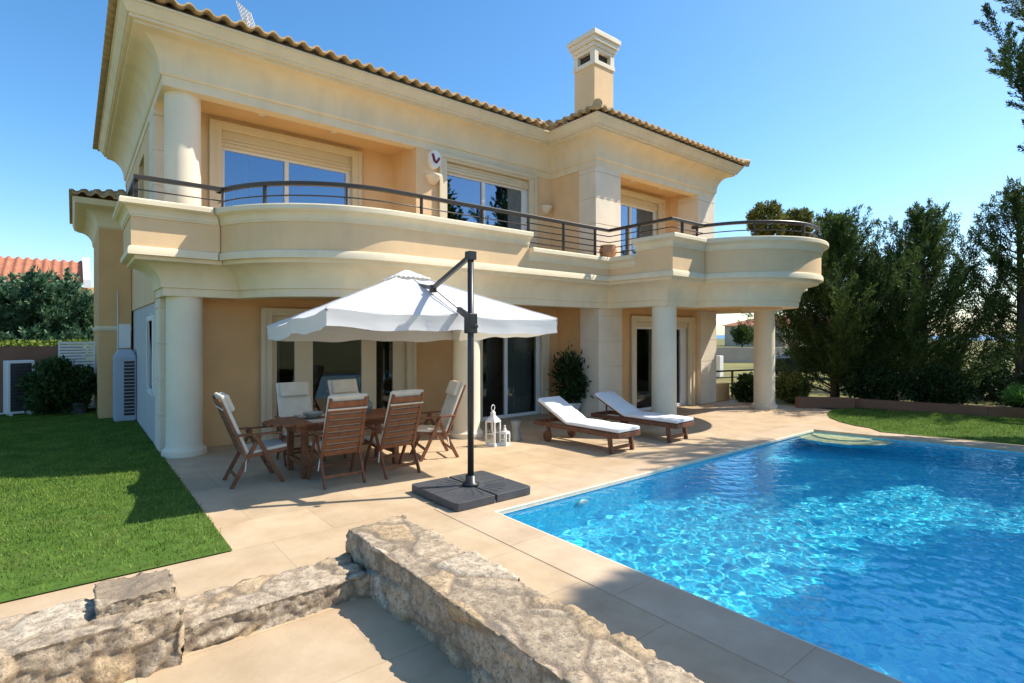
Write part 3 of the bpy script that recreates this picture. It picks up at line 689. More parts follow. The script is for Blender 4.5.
# ------------------------------------------------------------------ rubble stone walls
def stone_mat():
    m = bpy.data.materials.new('rubble_limestone'); m.use_nodes = True
    t = m.node_tree; n = t.nodes; b = n['Principled BSDF']; L = t.links.new; b.inputs['Roughness'].default_value = .92; b.inputs['Specular IOR Level'].default_value = .15
    tc = n.new('ShaderNodeTexCoord')
    at = n.new('ShaderNodeAttribute'); at.attribute_name = 'stone'; at.attribute_type = 'GEOMETRY'
    sp = n.new('ShaderNodeSeparateColor'); L(at.outputs['Color'], sp.inputs[0])
    cr = n.new('ShaderNodeValToRGB'); e = cr.color_ramp.elements
    e[0].color = (.40, .32, .22, 1); e[1].color = (.62, .54, .42, 1); x = e.new(.35); x.color = (.52, .43, .32, 1); x = e.new(.7); x.color = (.50, .37, .22, 1); L(sp.outputs[0], cr.inputs[0])
    nz = n.new('ShaderNodeTexNoise'); nz.inputs['Scale'].default_value = 14; nz.inputs['Detail'].default_value = 9; nz.inputs['Roughness'].default_value = .7; L(tc.outputs['Object'], nz.inputs['Vector'])
    c2 = n.new('ShaderNodeValToRGB'); c2.color_ramp.elements[0].position = .33; c2.color_ramp.elements[0].color = (.38, .34, .30, 1); c2.color_ramp.elements[1].position = .6; c2.color_ramp.elements[1].color = (1.15, 1.13, 1.1, 1); L(nz.outputs['Fac'], c2.inputs[0])
    mx = n.new('ShaderNodeMix'); mx.data_type = 'RGBA'; mx.blend_type = 'MULTIPLY'; mx.inputs[0].default_value = .8; L(cr.outputs[0], mx.inputs[6]); L(c2.outputs[0], mx.inputs[7])
    vo = n.new('ShaderNodeTexNoise'); vo.inputs['Scale'].default_value = 38; vo.inputs['Detail'].default_value = 6; vo.inputs['Distortion'].default_value = 1.2; L(tc.outputs['Object'], vo.inputs['Vector'])
    mr = n.new('ShaderNodeMapRange'); mr.inputs[1].default_value = .53; mr.inputs[2].default_value = .66; mr.inputs[4].default_value = .7; L(vo.outputs['Fac'], mr.inputs[0])
    m3 = n.new('ShaderNodeMix'); m3.data_type = 'RGBA'; L(mr.outputs[0], m3.inputs[0]); L(mx.outputs[2], m3.inputs[6]); m3.inputs[7].default_value = (.14, .12, .10, 1)
    m4 = n.new('ShaderNodeMix'); m4.data_type = 'RGBA'; L(sp.outputs[1], m4.inputs[0]); L(m3.outputs[2], m4.inputs[6]); m4.inputs[7].default_value = (.23, .18, .13, 1)
    L(m4.outputs[2], b.inputs['Base Color'])
    nb = n.new('ShaderNodeTexNoise'); nb.inputs['Scale'].default_value = 55; nb.inputs['Detail'].default_value = 8; nb.inputs['Roughness'].default_value = .7; L(tc.outputs['Object'], nb.inputs['Vector'])
    bp = n.new('ShaderNodeBump'); bp.inputs['Strength'].default_value = .9; bp.inputs['Distance'].default_value = .012; L(nb.outputs['Fac'], bp.inputs['Height']); L(bp.outputs[0], b.inputs['Normal'])
    return m
M['stone'] = stone_mat()
def rubble(name, boxes, res, cell, amp=.035, seed=0, parent=None, rough=.014):
    """boxes: list of (x0,x1,y0,y1,z0,z1) whose skins are gridded, merged, and pushed in and out stone by stone"""
    bm = bmesh.new()
    for (x0, x1, y0, y1, z0, z1) in boxes:
        lo = (x0, y0, z0); hi = (x1, y1, z1); nn = [max(1, int(round((hi[i] - lo[i]) / res))) for i in range(3)]
        for ax_ in range(3):
            a, c = [i for i in range(3) if i != ax_]
            for side in (0, 1):
                if ax_ == 2 and side == 0: continue
                grid = []
                for i in range(nn[a] + 1):
                    row = []
                    for j in range(nn[c] + 1):
                        p = [0, 0, 0]; p[ax_] = hi[ax_] if side else lo[ax_]; p[a] = lo[a] + (hi[a] - lo[a]) * i / nn[a]; p[c] = lo[c] + (hi[c] - lo[c]) * j / nn[c]; row.append(bm.verts.new(p))
                    grid.append(row)
                for i in range(nn[a]):
                    for j in range(nn[c]): bm.faces.new((grid[i][j], grid[i + 1][j], grid[i + 1][j + 1], grid[i][j + 1]))
    bmesh.ops.remove_doubles(bm, verts=bm.verts, dist=res * .2); bmesh.ops.recalc_face_normals(bm, faces=bm.faces); bm.normal_update()
    lay = bm.verts.layers.float_color.new('stone'); off = Vector((seed * 7.3, seed * 3.1, seed * 5.7)); mv = []
    for v in bm.verts:
        p = v.co.copy(); q = p + off
        w = q + mn.noise_vector(q * 3.0) * .10 + mn.noise_vector(q * 9) * .03
        w = Vector((w.x / cell[0], w.y / cell[1], w.z / cell[2]))
        ds, ps = mn.voronoi(w); g = ds[1] - ds[0]; k = min(1, max(0, g / .22)); k = k * k * (3 - 2 * k)
        h = mn.cell(ps[0] * 13.7)
        f = mn.fractal(q * 9, 1.0, 2.0, 5); f2 = mn.fractal(q * 30, 1.0, 2.0, 3)
        ridge = abs(mn.fractal(q * 5 + Vector((9, 3, 1)), 1.0, 2.0, 3)); crack = max(0, .06 - ridge) / .06
        disp = amp * (k - .75) + amp * .7 * (h - .5) * k + rough * f + rough * .8 * f2 - .014 * crack
        if v.normal.z > .8: disp = disp * .32 - .014 * max(0, 1 - g / .07)
        mv.append((v, v.normal * disp)); v[lay] = ((h * .5 + .5) % 1, max(0, 1 - g / .10) * .95, 0, 1)
    for v, d in mv: v.co += d
    me = bpy.data.meshes.new(name); bm.to_mesh(me); bm.free(); me.materials.append(M['stone'])
    me.polygons.foreach_set('use_smooth', [True] * len(me.polygons))
    o = bpy.data.objects.new(name, me); COL.objects.link(o)
    if parent: o.parent = parent
    return o
o = rubble('stone_wall', [(1.70, 2.20, -.9, 4.22, 0, .36)], .016, (.30, .42, .22), .03, 1)
tag(o, 'long low rubble wall running from the patio towards the viewer beside the pool', 'stone wall')
o = rubble('stone_wall', [(.50, 1.685, 3.72, 4.16, 0, .17)], .014, (.40, .34, .2), .026, 2)
tag(o, 'lowest stretch of rough stone kerb between the high stone block and long wall', 'stone wall')
o = rubble('stone_wall', [(-2.5, .50, 3.62, 4.15, 0, .33)], .016, (.36, .36, .25), .035, 4)
tag(o, 'stepped up rubble wall at lower left along the lawn strip', 'stone wall')
o = rubble('cap_block', [(.10, .49, 3.80, 4.15, .25, .395)], .012, (.9, .9, .9), .01, 6, rough=.016)
tag(o, 'squared weathered stone block lying at the end of the stepped wall', 'stone block')

# ------------------------------------------------------------------ garden furniture
def teak_chair():
    root = empty('garden_chair'); w = .27; t = M['teak']
    # back: stiles and slats
    b0 = Vector((0, -.13, .36)); b1 = Vector((0, -.43, 1.12)); bd = (b1 - b0)
    b = MB()
    for s in (-1, 1): b.bar(b0 + Vector((s * (w - .025), 0, 0)), b1 + Vector((s * (w - .045), 0, 0)), .038, .03, up=(0, 1, 0))
    for k in range(9):
        p = b0 + bd * (.06 + .105 * k); b.bar(p + Vector((-w + .05, 0, 0)), p + Vector((w - .05, 0, 0)), .066 if k < 8 else .085, .018, up=bd.cross(Vector((1, 0, 0))))
    b.build('backrest', t, root, bevel=.004)
    b = MB()
    s0 = Vector((0, -.14, .37)); s1 = Vector((0, .34, .42))
    for s in (-1, 1): b.bar(s0 + Vector((s * (w - .03), 0, 0)), s1 + Vector((s * (w - .03), 0, 0)), .03, .045)
    for k in range(7): p = s0.lerp(s1, (k + .5) / 7); b.bar(p + Vector((-w + .03, 0, .012)), p + Vector((w - .03, 0, .012)), .055, .016)
    b.build('seat', t, root, bevel=.004)
    for s in (-1, 1):
        x = s * w
        for yf, ya in ((.30, -.02), (-.30, .03)):
            b = MB(); b.bar((x * .98 + (.018 * s if yf > 0 else -.012 * s), yf, 0), (x + (.018 * s if yf > 0 else -.012 * s), ya, .63), .026, .05, up=(0, 1, 0)); b.build('leg', t, root, bevel=.004)
        b = MB(); b.bar((x + .004 * s, -.26, .655), (x + .004 * s, .30, .645), .06, .024); b.build('armrest', t, root, bevel=.008)
    for q in ((-.235, .13), (.22, .17)): b = MB(); b.bar((-w, *q), (w, *q), .02, .04); b.build('stretcher', t, root, bevel=.003)
    # pad
    fw = bd.cross(Vector((1, 0, 0))).normalized(); fw = fw if fw.y > 0 else -fw
    b = MB(); a = b0 + fw * .038; c = b0 + bd * 1.03 + fw * .038
    b.bar(a, c, .50, .045, up=fw); b.bar(s0 + Vector((0, .03, .045)), s1 + Vector((0, .02, .045)), .50, .045)
    pad = b.build('pad', M['pad'], root, bevel=.018, seg=3)
    b = MB(); p = b0 + bd * .83
    b.bar(p + fw * -.018 + Vector((-w + .02, 0, 0)), p + fw * -.018 + Vector((w - .02, 0, 0)), .022, .008, up=fw); b.build('strap', M['pad'], root)
    for s in (-1, 1): b = MB(); q = b0 + Vector((s * (w - .01), 0, 0)); b.bar(q, q + Vector((s * .03, -.02, -.16)), .014, .008); b.build('tie', M['pad'], root)
    b = MB(); p = b0 + bd * .90 + fw * .085; b.bar(p - bd * .17, p + bd * .11, .42, .07, up=fw); pil = b.build('pillow', M['pad'], root, bevel=.03, seg=3)
    b = MB(); q = p + fw * .037 - bd * .04; b.bar(q + Vector((-.12, 0, 0)), q + Vector((.12, 0, 0)), .11, .006, up=fw); b.build('flap', M['pad'], pil, bevel=.002)
    return root
proto = teak_chair(); G = 'teak chairs around the dining table'
for i, (x, y, rz, lab) in enumerate((
    (2.68, 6.93, R(-2), 'teak folding chair with its slatted back to the viewer, left of the near pair'),
    (3.45, 6.90, R(3), 'teak folding chair with its slatted back to the viewer, nearest the umbrella pole'),
    (1.83, 7.62, R(-92), 'teak chair at the table end by the lawn, seen side on'),
    (4.42, 7.40, R(76), 'sunlit teak chair at the table end by the round column, facing left'),
    (2.68, 8.42, R(178), 'teak chair with cream pad on the far side, nearer the left table end'),
    (3.52, 8.42, R(184), 'teak chair with cream pad on the far side, before the dark middle glass pane'))):
    c = proto if i == 0 else copy_tree(proto)
    c.location = (x, y, 0); c.rotation_euler = (0, 0, rz); tag(c, lab, 'chair', G)
tb = empty('dining_table', (3.05, 7.62, 0), 0, 'oval slatted teak dining table under the white umbrella', 'table')
b = MB(); half = 1.1
for k in range(11):
    y = -.46 + .092 * k; ext = half * math.sqrt(max(0, 1 - (abs(y) / .53) ** 2.0)); b.box(-ext, ext, y - .043, y + .043, .705, .735)
b.build('tabletop', M['teak'], tb, bevel=.005)
b = MB(); b.box(-.75, .75, -.36, -.33, .62, .703); b.box(-.75, .75, .33, .36, .62, .703); b.box(-.78, -.75, -.36, .36, .62, .703); b.box(.75, .78, -.36, .36, .62, .703); b.build('apron', M['teak'], tb)
for sx in (-1, 1):
    for sy in (-1, 1): b = MB(); b.box(sx * .66 - .04, sx * .66 + .04, sy * .3 - .04, sy * .3 + .04, 0, .703); b.build('leg', M['teak'], tb, bevel=.006)
    b = MB(); b.box(sx * .66 - .025, sx * .66 + .025, -.26, .26, .16, .22); b.build('stretcher', M['teak'], tb)
def vessel(name, x, y, z, prof, m, lab, cat, smooth=True):
    o = MB().lathe(0, 0, prof, 24).build(name, m, auto=50); o.location = (x, y, z); return tag(o, lab, cat)
vessel('bowl', 2.62, 7.66, .737, [(0, 0), (.06, 0), (.07, .01), (.12, .05), (.14, .08), (.13, .08), (.10, .045), (0, .02)], mat('grey_ceramic', (.32, .33, .30), .35, .1), 'shallow grey bowl on the left part of the dining table', 'bowl')
vessel('bowl', 3.05, 7.75, .737, [(0, 0), (.05, 0), (.1, .04), (.12, .09), (.11, .09), (.08, .04), (0, .02)], M['glass_small'], 'clear glass bowl in the middle of the dining table', 'bowl')
vessel('vase', 3.42, 7.72, .737, [(0, 0), (.07, 0), (.1, .06), (.1, .13), (.05, .2), (.06, .25), (.05, .25), (.04, .2), (.085, .12), (0, .02)], mat('grey_glass', (.16, .19, .19), .12, .1, spec=.6), 'round grey vase on the dining table between the two near chairs', 'vase')
for x, y, r in ((2.66, 7.37, .05), (2.68, 7.90, -.05)):
    b = MB(); b.box(-.19, .19, -.14, .14, 0, .006); o = b.build('placemat', mat('woven_placemat', (.45, .40, .32), .9, .15, 60, .3, 200)); o.location = (x, y, .737); o.rotation_euler = (0, 0, r)
    tag(o, 'beige woven placemat on the table, on the side %s' % ('nearer the pool' if y < 7.6 else 'nearer the glass doors'), 'placemat', 'placemats')

def lounger():
    root = empty('sun_lounger'); t = M['teak_dark']; w = .29
    b = MB()
    for s in (-1, 1): b.bar((s * w, -.98, .30), (s * w, .92, .30), .035, .075)
    b.bar((-w, -.98, .30), (w, -.98, .30), .035, .075); b.bar((-w, .92, .30), (w, .92, .30), .035, .075)
    b.build('frame', t, root, bevel=.005)
    b = MB()
    for k in range(12): y = -.93 + .095 * k; b.bar((-w, y, .335), (w, y, .335), .06, .018)
    b.build('deck', t, root)
    h = Vector((0, .16, .345)); a = R(26); d = Vector((0, math.cos(a), math.sin(a)))
    b = MB()
    for s in (-1, 1): b.bar(h + Vector((s * (w - .05), 0, 0)), h + d * .74 + Vector((s * (w - .05), 0, 0)), .03, .04)
    for k in range(8): p = h + d * (.05 + .092 * k); b.bar(p + Vector((-w + .04, 0, 0)), p + Vector((w - .04, 0, 0)), .06, .018, up=d.cross(Vector((1, 0, 0))))
    b.bar((-.2, .62, .33), Vector((-.2, 0, 0)) + h + d * .5, .025); b.bar((.2, .62, .33), Vector((.2, 0, 0)) + h + d * .5, .025)
    b.build('backrest', t, root)
    for s in (-1, 1):
        b = MB(); b.bar((s * (w - .02), -.84, .0), (s * (w - .02), -.80, .27), .045, .07, up=(0, 1, 0)); b.build('leg', t, root, bevel=.005)
        b = MB(); b.bar((s * (w - .03), .56, .09), (s * (w - .03), .60, .27), .04, .06, up=(0, 1, 0)); b.build('leg', t, root)
        b = MB(); b.lathe(0, 0, [(0, -.02), (.09, -.02), (.1, -.012), (.1, .012), (.09, .02), (0, .02)], 20); wh = b.build('wheel', t, root, auto=30); wh.location = (s * (w + .025), .56, .1); wh.rotation_euler = (0, R(90), 0)
    b = MB(); b.bar((-w + .03, -.82, .08), (w - .03, -.82, .08), .03, .05); b.build('stretcher', t, root)
    # mattress: one bent quilted strip
    n_ = Vector((0, -math.sin(a), math.cos(a))); sec = [(Vector((0, -.99 + 1.12 * k / 8, .352)), Vector((0, 0, 1))) for k in range(9)] + [(h + d * (.04 + .74 * k / 7) + n_ * .012, n_) for k in range(8)]
    vs = []; hw = w - .005; th = .062; prof = [(-hw, 0), (-hw, th * .7), (-hw + .03, th), (hw - .03, th), (hw, th * .7), (hw, 0)]
    for i, (p, nn) in enumerate(sec):
        f = .84 if i in (4, 8, 9, 12) else 1
        for (x, z) in prof: vs.append(p + Vector((x, 0, 0)) + nn * (z * f))
    m_ = len(prof); b = MB(); b.add(vs, [(i * m_ + k, i * m_ + (k + 1) % m_, (i + 1) * m_ + (k + 1) % m_, (i + 1) * m_ + k) for i in range(len(sec) - 1) for k in range(m_)] + [tuple(range(m_)), tuple((len(sec) - 1) * m_ + k for k in range(m_ - 1, -1, -1))])
    o = b.build('mattress', M['white_pad'], root, bevel=.012, auto=50)
    return root
lo_ = lounger(); lo_.location = (6.92, 6.58, 0); lo_.rotation_euler = (0, 0, R(2)); tag(lo_, 'white padded teak sun lounger standing nearer the umbrella and the lanterns', 'sun lounger', 'teak sun loungers')
l2 = copy_tree(lo_); l2.location = (8.42, 6.55, 0); l2.rotation_euler = (0, 0, R(3)); tag(l2, 'white padded teak sun lounger standing in front of the wing column', 'sun lounger', 'teak sun loungers')

def lantern(x, y, h, w, lab):
    root = empty('lantern', (x, y, 0), R(20), lab, 'lantern', 'white lanterns by the column'); m = M['white']; bh = h * .58
    b = MB(); b.box(-w, w, -w, w, 0, .03); b.box(-w * .9, w * .9, -w * .9, w * .9, .03, .05)
    for sx in (-1, 1):
        for sy in (-1, 1): b.box(sx * w * .86 - .012, sx * w * .86 + .012, sy * w * .86 - .012, sy * w * .86 + .012, .05, bh)
        b.box(sx * w * .86 - .008, sx * w * .86 + .008, -w * .8, w * .8, bh * .5, bh * .5 + .015)
    b.box(-w, w, -w, w, bh, bh + .025); b.build('body', m, root, bevel=.003)
    b = MB(); b.box(-w * .8, w * .8, -w * .8, w * .8, .052, bh - .002); b.build('glass', M['glass_small'], root)
    b = MB(); b.lathe(0, 0, [(w * 1.3, bh + .025), (w * 1.2, bh + .04), (w * .45, bh + h * .16), (w * .42, bh + h * .22), (w * .5, bh + h * .23), (w * .1, bh + h * .27), (0, bh + h * .27)], 4, PI / 4, PI / 4 + 2 * PI, smooth=False); b.build('roof', m, root)
    b = MB(); zc = h * .58 + h * .27 + h * .075; b.tube([(h * .075 * math.cos(t), 0, zc + h * .075 * math.sin(t)) for t in [2 * PI * k / 16 for k in range(17)]], .006, 6); b.build('handle', m, root)
    b = MB(); b.lathe(0, 0, [(0, .05), (w * .35, .05), (w * .35, bh * .6), (0, bh * .6)], 16); b.build('candle', M['pad'], root)
lantern(5.62, 7.46, .70, .10, 'taller white lantern with ring handle beside the round column')
lantern(5.80, 7.36, .34, .065, 'small white lantern standing in front of the taller one')
o = MB().lathe(0, 0, [(0, 0), (.1, 0), (.11, .02), (.07, .2), (.1, .36), (.095, .36), (.06, .2), (0, .03)], 20).build('floor_vase', mat('smoky_glass', (.2, .22, .22), .15, .1, spec=.6), auto=50); o.location = (6.2, 7.55, 0); tag(o, 'smoky grey floor vase between the lanterns and the lounger', 'vase')

# ------------------------------------------------------------------ cantilever umbrella
um = empty('umbrella', (3.71, 5.37, 0), 0, 'large white square cantilever umbrella on a black pole over the table', 'umbrella')
UL = Vector((3.71, 5.37, 0))
def up_(b, name, m, parent=None, **k):
    o = b.build(name, m, **k); o.parent = parent or um
    if not parent: o.matrix_parent_inverse = Matrix.Translation(-UL)
    return o
for sx in (-1, 1):
    for sy in (-1, 1):
        b = MB(); g = .014; x0, x1 = sorted((sx * g, sx * .535)); y0, y1 = sorted((sy * g, sy * .505)); c = .09
        pts = [(x0, y0), (x1, y0), (x1, y1), (x0, y1)]
        cor = (sx * .535, sy * .505); q = []
        for p in pts:
            if abs(p[0] - cor[0]) < 1e-6 and abs(p[1] - cor[1]) < 1e-6:
                a_ = [(p[0] - sx * c, p[1]), (p[0] - sx * c * .3, p[1] - sy * c * .05), (p[0] - sx * c * .05, p[1] - sy * c * .3), (p[0], p[1] - sy * c)]
                if sx * sy > 0: a_ = a_[::-1]
                q += a_
            else: q.append(p)
        b.poly([(UL.x + p[0], UL.y + p[1]) for p in q], .012, .10)
        for k in range(5):   # moulded ridges
            a = R(15 + 15 * k); r0, r1 = .17, .42
            b.bar((UL.x + sx * r0 * math.cos(a), UL.y + sy * r0 * math.sin(a), .101), (UL.x + sx * r1 * math.cos(a), UL.y + sy * r1 * math.sin(a), .101), .008, .008)
        up_(b, 'base_slab', M['slate'], bevel=.012, seg=3)
b = MB(); b.box(UL.x - .5, UL.x + .5, UL.y - .04, UL.y + .04, 0, .03); b.box(UL.x - .04, UL.x + .04, UL.y - .48, UL.y + .48, 0, .031); up_(b, 'cross_foot', M['alu'])
b = MB(); b.lathe(UL.x, UL.y, [(0, .1), (.10, .1), (.10, .13), (.065, .14), (.06, .22), (0, .22)], 24); b.tube([(UL.x, UL.y, .2), (UL.x, UL.y, 2.86)], .038, 20); b.box(UL.x - .05, UL.x + .05, UL.y - .05, UL.y + .05, 2.8, 2.9)
pole = up_(b, 'pole', M['black'])
b = MB(); b.box(UL.x - .06, UL.x + .06, UL.y - .06, UL.y + .06, 1.92, 2.16); b.tube([(UL.x - .02, UL.y - .1, 2.0), (UL.x - .02, UL.y - .15, 2.0)], .03, 10); b.bar((UL.x, UL.y, 2.1), (UL.x + .01, UL.y + .28, 2.22), .06, .07); up_(b, 'crank_box', M['black'], bevel=.01)
HUB = Vector((3.76, 6.33, 2.53))
b = MB(); b.bar((UL.x, UL.y, 2.85), HUB, .045, .055); b.lathe(HUB.x, HUB.y, [(0, HUB.z - .06), (.05, HUB.z - .06), (.05, HUB.z + .04), (0, HUB.z + .04)], 12); up_(b, 'arm', M['black'], bevel=.004)
b = MB(); b.tube([(UL.x + .01, UL.y + .28, 2.22), HUB], .007, 6); up_(b, 'cable', M['black'])
# canopy
cA, cB, cD = Vector((2.3, 8.78, 2.03)), Vector((2.12, 5.79, 2.20)), Vector((5.29, 5.53, 2.13)); cE = Vector((5.45, 8.5, 2.01)); apex = Vector((3.80, 7.15, 2.81))
rim = []; NS = 24
cor = [cB, cD, cE, cA]
for s in range(4):
    a, c = cor[s], cor[(s + 1) % 4]
    for k in range(NS):
        t = k / NS; p = a.lerp(c, t); sag = -.035 * abs(math.sin(2 * PI * t)) ; inw = (apex - p); inw.z = 0; inw.normalize()
        p = p + inw * (.05 * abs(math.sin(2 * PI * t))); p.z += sag
        rim.append(p)
NR = len(rim); b = MB(); vs = []; rings = 12
for j in range(rings + 1):
    f = j / rings
    for i, p in enumerate(rim):
        t = (i % NS) / NS; q = apex.lerp(p, .03 + .97 * f); q.z -= .05 * math.sin(PI * f) * (abs(math.sin(2 * PI * t)) * .8 + .15); q.z += .003 * math.sin(i * 1.7 + j * 2.1)
        vs.append(q)
for (dz, io) in ((-.012, -.006), (-.08, .002), (-.14, .006), (-.20, .000)):
    for i, p in enumerate(rim):
        inw = (apex - p); inw.z = 0; inw.normalize(); w_ = .014 * math.sin(i * .9) + .010 * math.sin(i * 2.3)
        vs.append(p + Vector((0, 0, dz + .010 * math.sin(i * 1.05))) + inw * (io + w_ * (-dz / .2)))
fs = [(j * NR + i, j * NR + (i + 1) % NR, (j + 1) * NR + (i + 1) % NR, (j + 1) * NR + i) for j in range(rings + 4) for i in range(NR)]
b.add(vs, fs, True); b.add([vs[i] for i in range(NR)], [tuple(range(NR))], True)
cm = bpy.data.materials.new('white_canopy_cloth'); cm.use_nodes = True; t = cm.node_tree; t.nodes.clear(); L = t.links.new
o_ = t.nodes.new('ShaderNodeOutputMaterial'); df = t.nodes.new('ShaderNodeBsdfDiffuse'); df.inputs[0].default_value = (.80, .80, .79, 1); tl = t.nodes.new('ShaderNodeBsdfTranslucent'); tl.inputs[0].default_value = (.75, .70, .60, 1); mx = t.nodes.new('ShaderNodeMixShader'); mx.inputs[0].default_value = .28
nb = t.nodes.new('ShaderNodeTexNoise'); nb.inputs['Scale'].default_value = 5; bp = t.nodes.new('ShaderNodeBump'); bp.inputs['Strength'].default_value = .25; bp.inputs['Distance'].default_value = .05; L(nb.outputs['Fac'], bp.inputs['Height']); L(bp.outputs[0], df.inputs['Normal'])
L(df.outputs[0], mx.inputs[1]); L(tl.outputs[0], mx.inputs[2]); L(mx.outputs[0], o_.inputs[0])
can = up_(b, 'canopy', cm, auto=16)
b = MB(); vv = []; VR = ((.02, .05), (.06, .045), (.10, .04), (.14, .032), (.17, .03))
for j, (f_, z_) in enumerate(VR):
    for i, p in enumerate(rim): q = apex.lerp(p, f_); vv.append(q + Vector((0, 0, z_ + .010 * math.sin(i * 1.9 + j * 1.1) * (j + 1) / 5)))
b.add(vv, [(j * NR + i, j * NR + (i + 1) % NR, (j + 1) * NR + (i + 1) % NR, (j + 1) * NR + i) for j in range(len(VR) - 1) for i in range(NR)] + [tuple(range(NR))], True); up_(b, 'vent', cm, can, auto=25)
for i in range(0, NR, NS // 2):
    b = MB(); b.tube([vs[j * NR + i] + Vector((0, 0, .003)) for j in range(1, rings + 1)], .006, 5); up_(b, 'seam', cm, can)
    b = MB(); b.bar(apex - Vector((0, 0, .1)), rim[i] - Vector((0, 0, .03)), .018, .026); up_(b, 'rib', M['black'])
b = MB(); b.tube([apex - Vector((0, 0, .05)), apex - Vector((0, 0, .45))], .03, 12); up_(b, 'hub', M['black'])
b = MB(); b.bar(HUB, apex - Vector((0, 0, .14)), .04, .05); up_(b, 'inner_arm', M['black'])

# ------------------------------------------------------------------ plants
def conifer(name, loc, H, Rr, nb, per, lab, cat='tree', group=None, low=.06, m='conifer', lean=0, Lf=.085, Wf=.012, plume=.55, jt=.045, taper=.75, spread=.16, minlen=.25, trunk_r=.12, seed=0, bias=0):
    r = np.random.default_rng(seed + 11); root = empty(name, loc, 0, lab, cat, group)
    b = MB(); tp = []
    for k in range(9): f = k / 8; tp.append((.10 * math.sin(f * 4 + seed) * f + lean * f, .08 * math.cos(f * 3 + seed) * f, H * f * .97))
    b.tube(tp, [trunk_r * (1 - .9 * k / 8) + .008 for k in range(9)], 10)
    Ps = []; Ds = []
    for i in range(nb):
        f = low + (1 - low) * ((i + r.random()) / nb) ** 1.05; az = i * 2.39996 + r.normal() * .4
        ln = max(minlen, Rr * (1 - f) ** taper * r.uniform(.5, 1.25)) * (1 + bias * max(0, math.cos(az - math.atan2(.629, -.777)))); o3 = np.array([math.cos(az), math.sin(az), 0])
        x = f * 8; k = min(7, int(x)); a = np.array(tp[k]); c = np.array(tp[k + 1]); base = a + (c - a) * (x - k); base[2] = H * f * .97
        rise = r.uniform(.12, .4); cur = plume * r.uniform(.6, 1.3); side = np.array([-o3[1], o3[0], 0]) * r.normal() * .25
        def pt(t): return base + o3 * ln * t * (1 - .15 * t) + side * ln * t * t + np.array([0, 0, ln * (rise * t + cur * t * t)])
        b.tube([pt(t) for t in (0, .35, .7, .95)], [.022 * ln ** .5 + .006, .016, .01, .004], 5, cap=False)
        n = int(per * (.35 + ln / Rr) * (1.15 - .3 * f)); t = r.random(n) ** .75 * .92 + .08
        # side sprays: points leave the branch line in tufts
        nt_ = max(6, int(ln * 15)); tt = np.linspace(.12, 1, nt_) ; pick = r.integers(0, nt_, n); t0 = tt[pick]; jit = r.normal(size=(nt_, 3)) * spread * (1.15 - .88 * tt)[:, None] * (.6 + .5 * ln)
        c0 = np.stack([pt(v) for v in tt]); c1 = np.stack([pt(v + .05) for v in tt]); T = norm(c1 - c0)
        tw = norm(T * 1.0 + norm(jit + 1e-6) * .75 + np.array([0, 0, .30])); tl = (.18 + .42 * ln ** .5 * (1.05 - .6 * tt)) * r.uniform(.6, 1.3, nt_) * (spread / .16)
        u = r.random(n) ** .8
        P = c0[pick] + tw[pick] * (u * tl[pick])[:, None] + r.normal(size=(n, 3)) * (jt * (1.15 - .7 * u))[:, None]
        D = tw[pick] + r.normal(size=(n, 3)) * .42
        Ps.append(P); Ds.append(D)
    # leader
    n = per; P = np.stack([r.normal(0, .05, n) + tp[-1][0], r.normal(0, .05, n) + tp[-1][1], H * r.uniform(.86, 1.0, n)], -1); Ps.append(P); Ds.append(np.array([0, 0, 1.]) + r.normal(size=(n, 3)) * .4)
    P = np.concatenate(Ps); D = np.concatenate(Ds); n = len(P)
    b.build('trunk', M['bark'], root)
    leaves('crown', P, D, Lf * rng.uniform(.6, 1.4, n), Wf * rng.uniform(.6, 1.3, n), M[m], root)
    return root
def shrub(name, loc, rad, n, lab, cat='shrub', group=None, m='bush', Lf=.09, Wf=.03, clumps=40, seed=0, pot=None, stem=0, sd=.16):
    r = np.random.default_rng(seed + 3); root = empty(name, loc, 0, lab, cat, group); rad = np.array(rad)
    C = norm(r.normal(size=(clumps, 3))) * (r.uniform(.35, 1, clumps) ** .5)[:, None] * .85; pick = r.integers(0, clumps, n)
    P = (C[pick] + r.normal(size=(n, 3)) * sd) * rad; P[:, 2] += rad[2] + stem; P[:, 2] = np.maximum(P[:, 2], .03 + stem * .5)
    D = norm(C[pick]) + r.normal(size=(n, 3)) * .7 + np.array([0, 0, .3])
    leaves('foliage', P, D, Lf * r.uniform(.6, 1.4, n), Wf * r.uniform(.7, 1.3, n), M[m], root)
    b = MB()
    for k in range(7):
        e = C[k] * rad * .8; b.tube([(0, 0, 0 if not pot else .1), (e[0] * .3, e[1] * .3, (rad[2] + stem) * .6), (e[0], e[1], e[2] + rad[2] + stem)], [.02, .014, .005], 5)
    b.build('stem', M['bark'], root)
    if pot:
        pr, ph, pm = pot; MB().lathe(0, 0, [(0, 0), (pr * .7, 0), (pr, ph * .85), (pr * 1.08, ph * .86), (pr * 1.08, ph), (pr * .95, ph), (pr * .9, ph * .85), (0, ph * .85)], 24).build('pot', pm, root, auto=40)
    return root
GT = 'cypress trees beyond the pool'
conifer('cypress_tree', (17.6, 6.5, 0), 5.25, 2.45, 130, 1200, 'dense dark cypress tree beside the balcony, leftmost of the row', group=GT, seed=1, taper=.7, low=.02, plume=.75)
conifer('cypress_tree', (18.6, 4.6, 0), 5.3, 2.35, 95, 1000, 'bushy cypress tree in the middle of the row behind the lawn', group=GT, seed=2, taper=.75, low=.03, plume=.85)
conifer('cypress_tree', (18.9, 2.6, 0), 5.6, 2.2, 55, 800, 'open cypress with its trunk showing, at the right of the row', group=GT, seed=3, low=.2, taper=.7, trunk_r=.16, plume=.85)
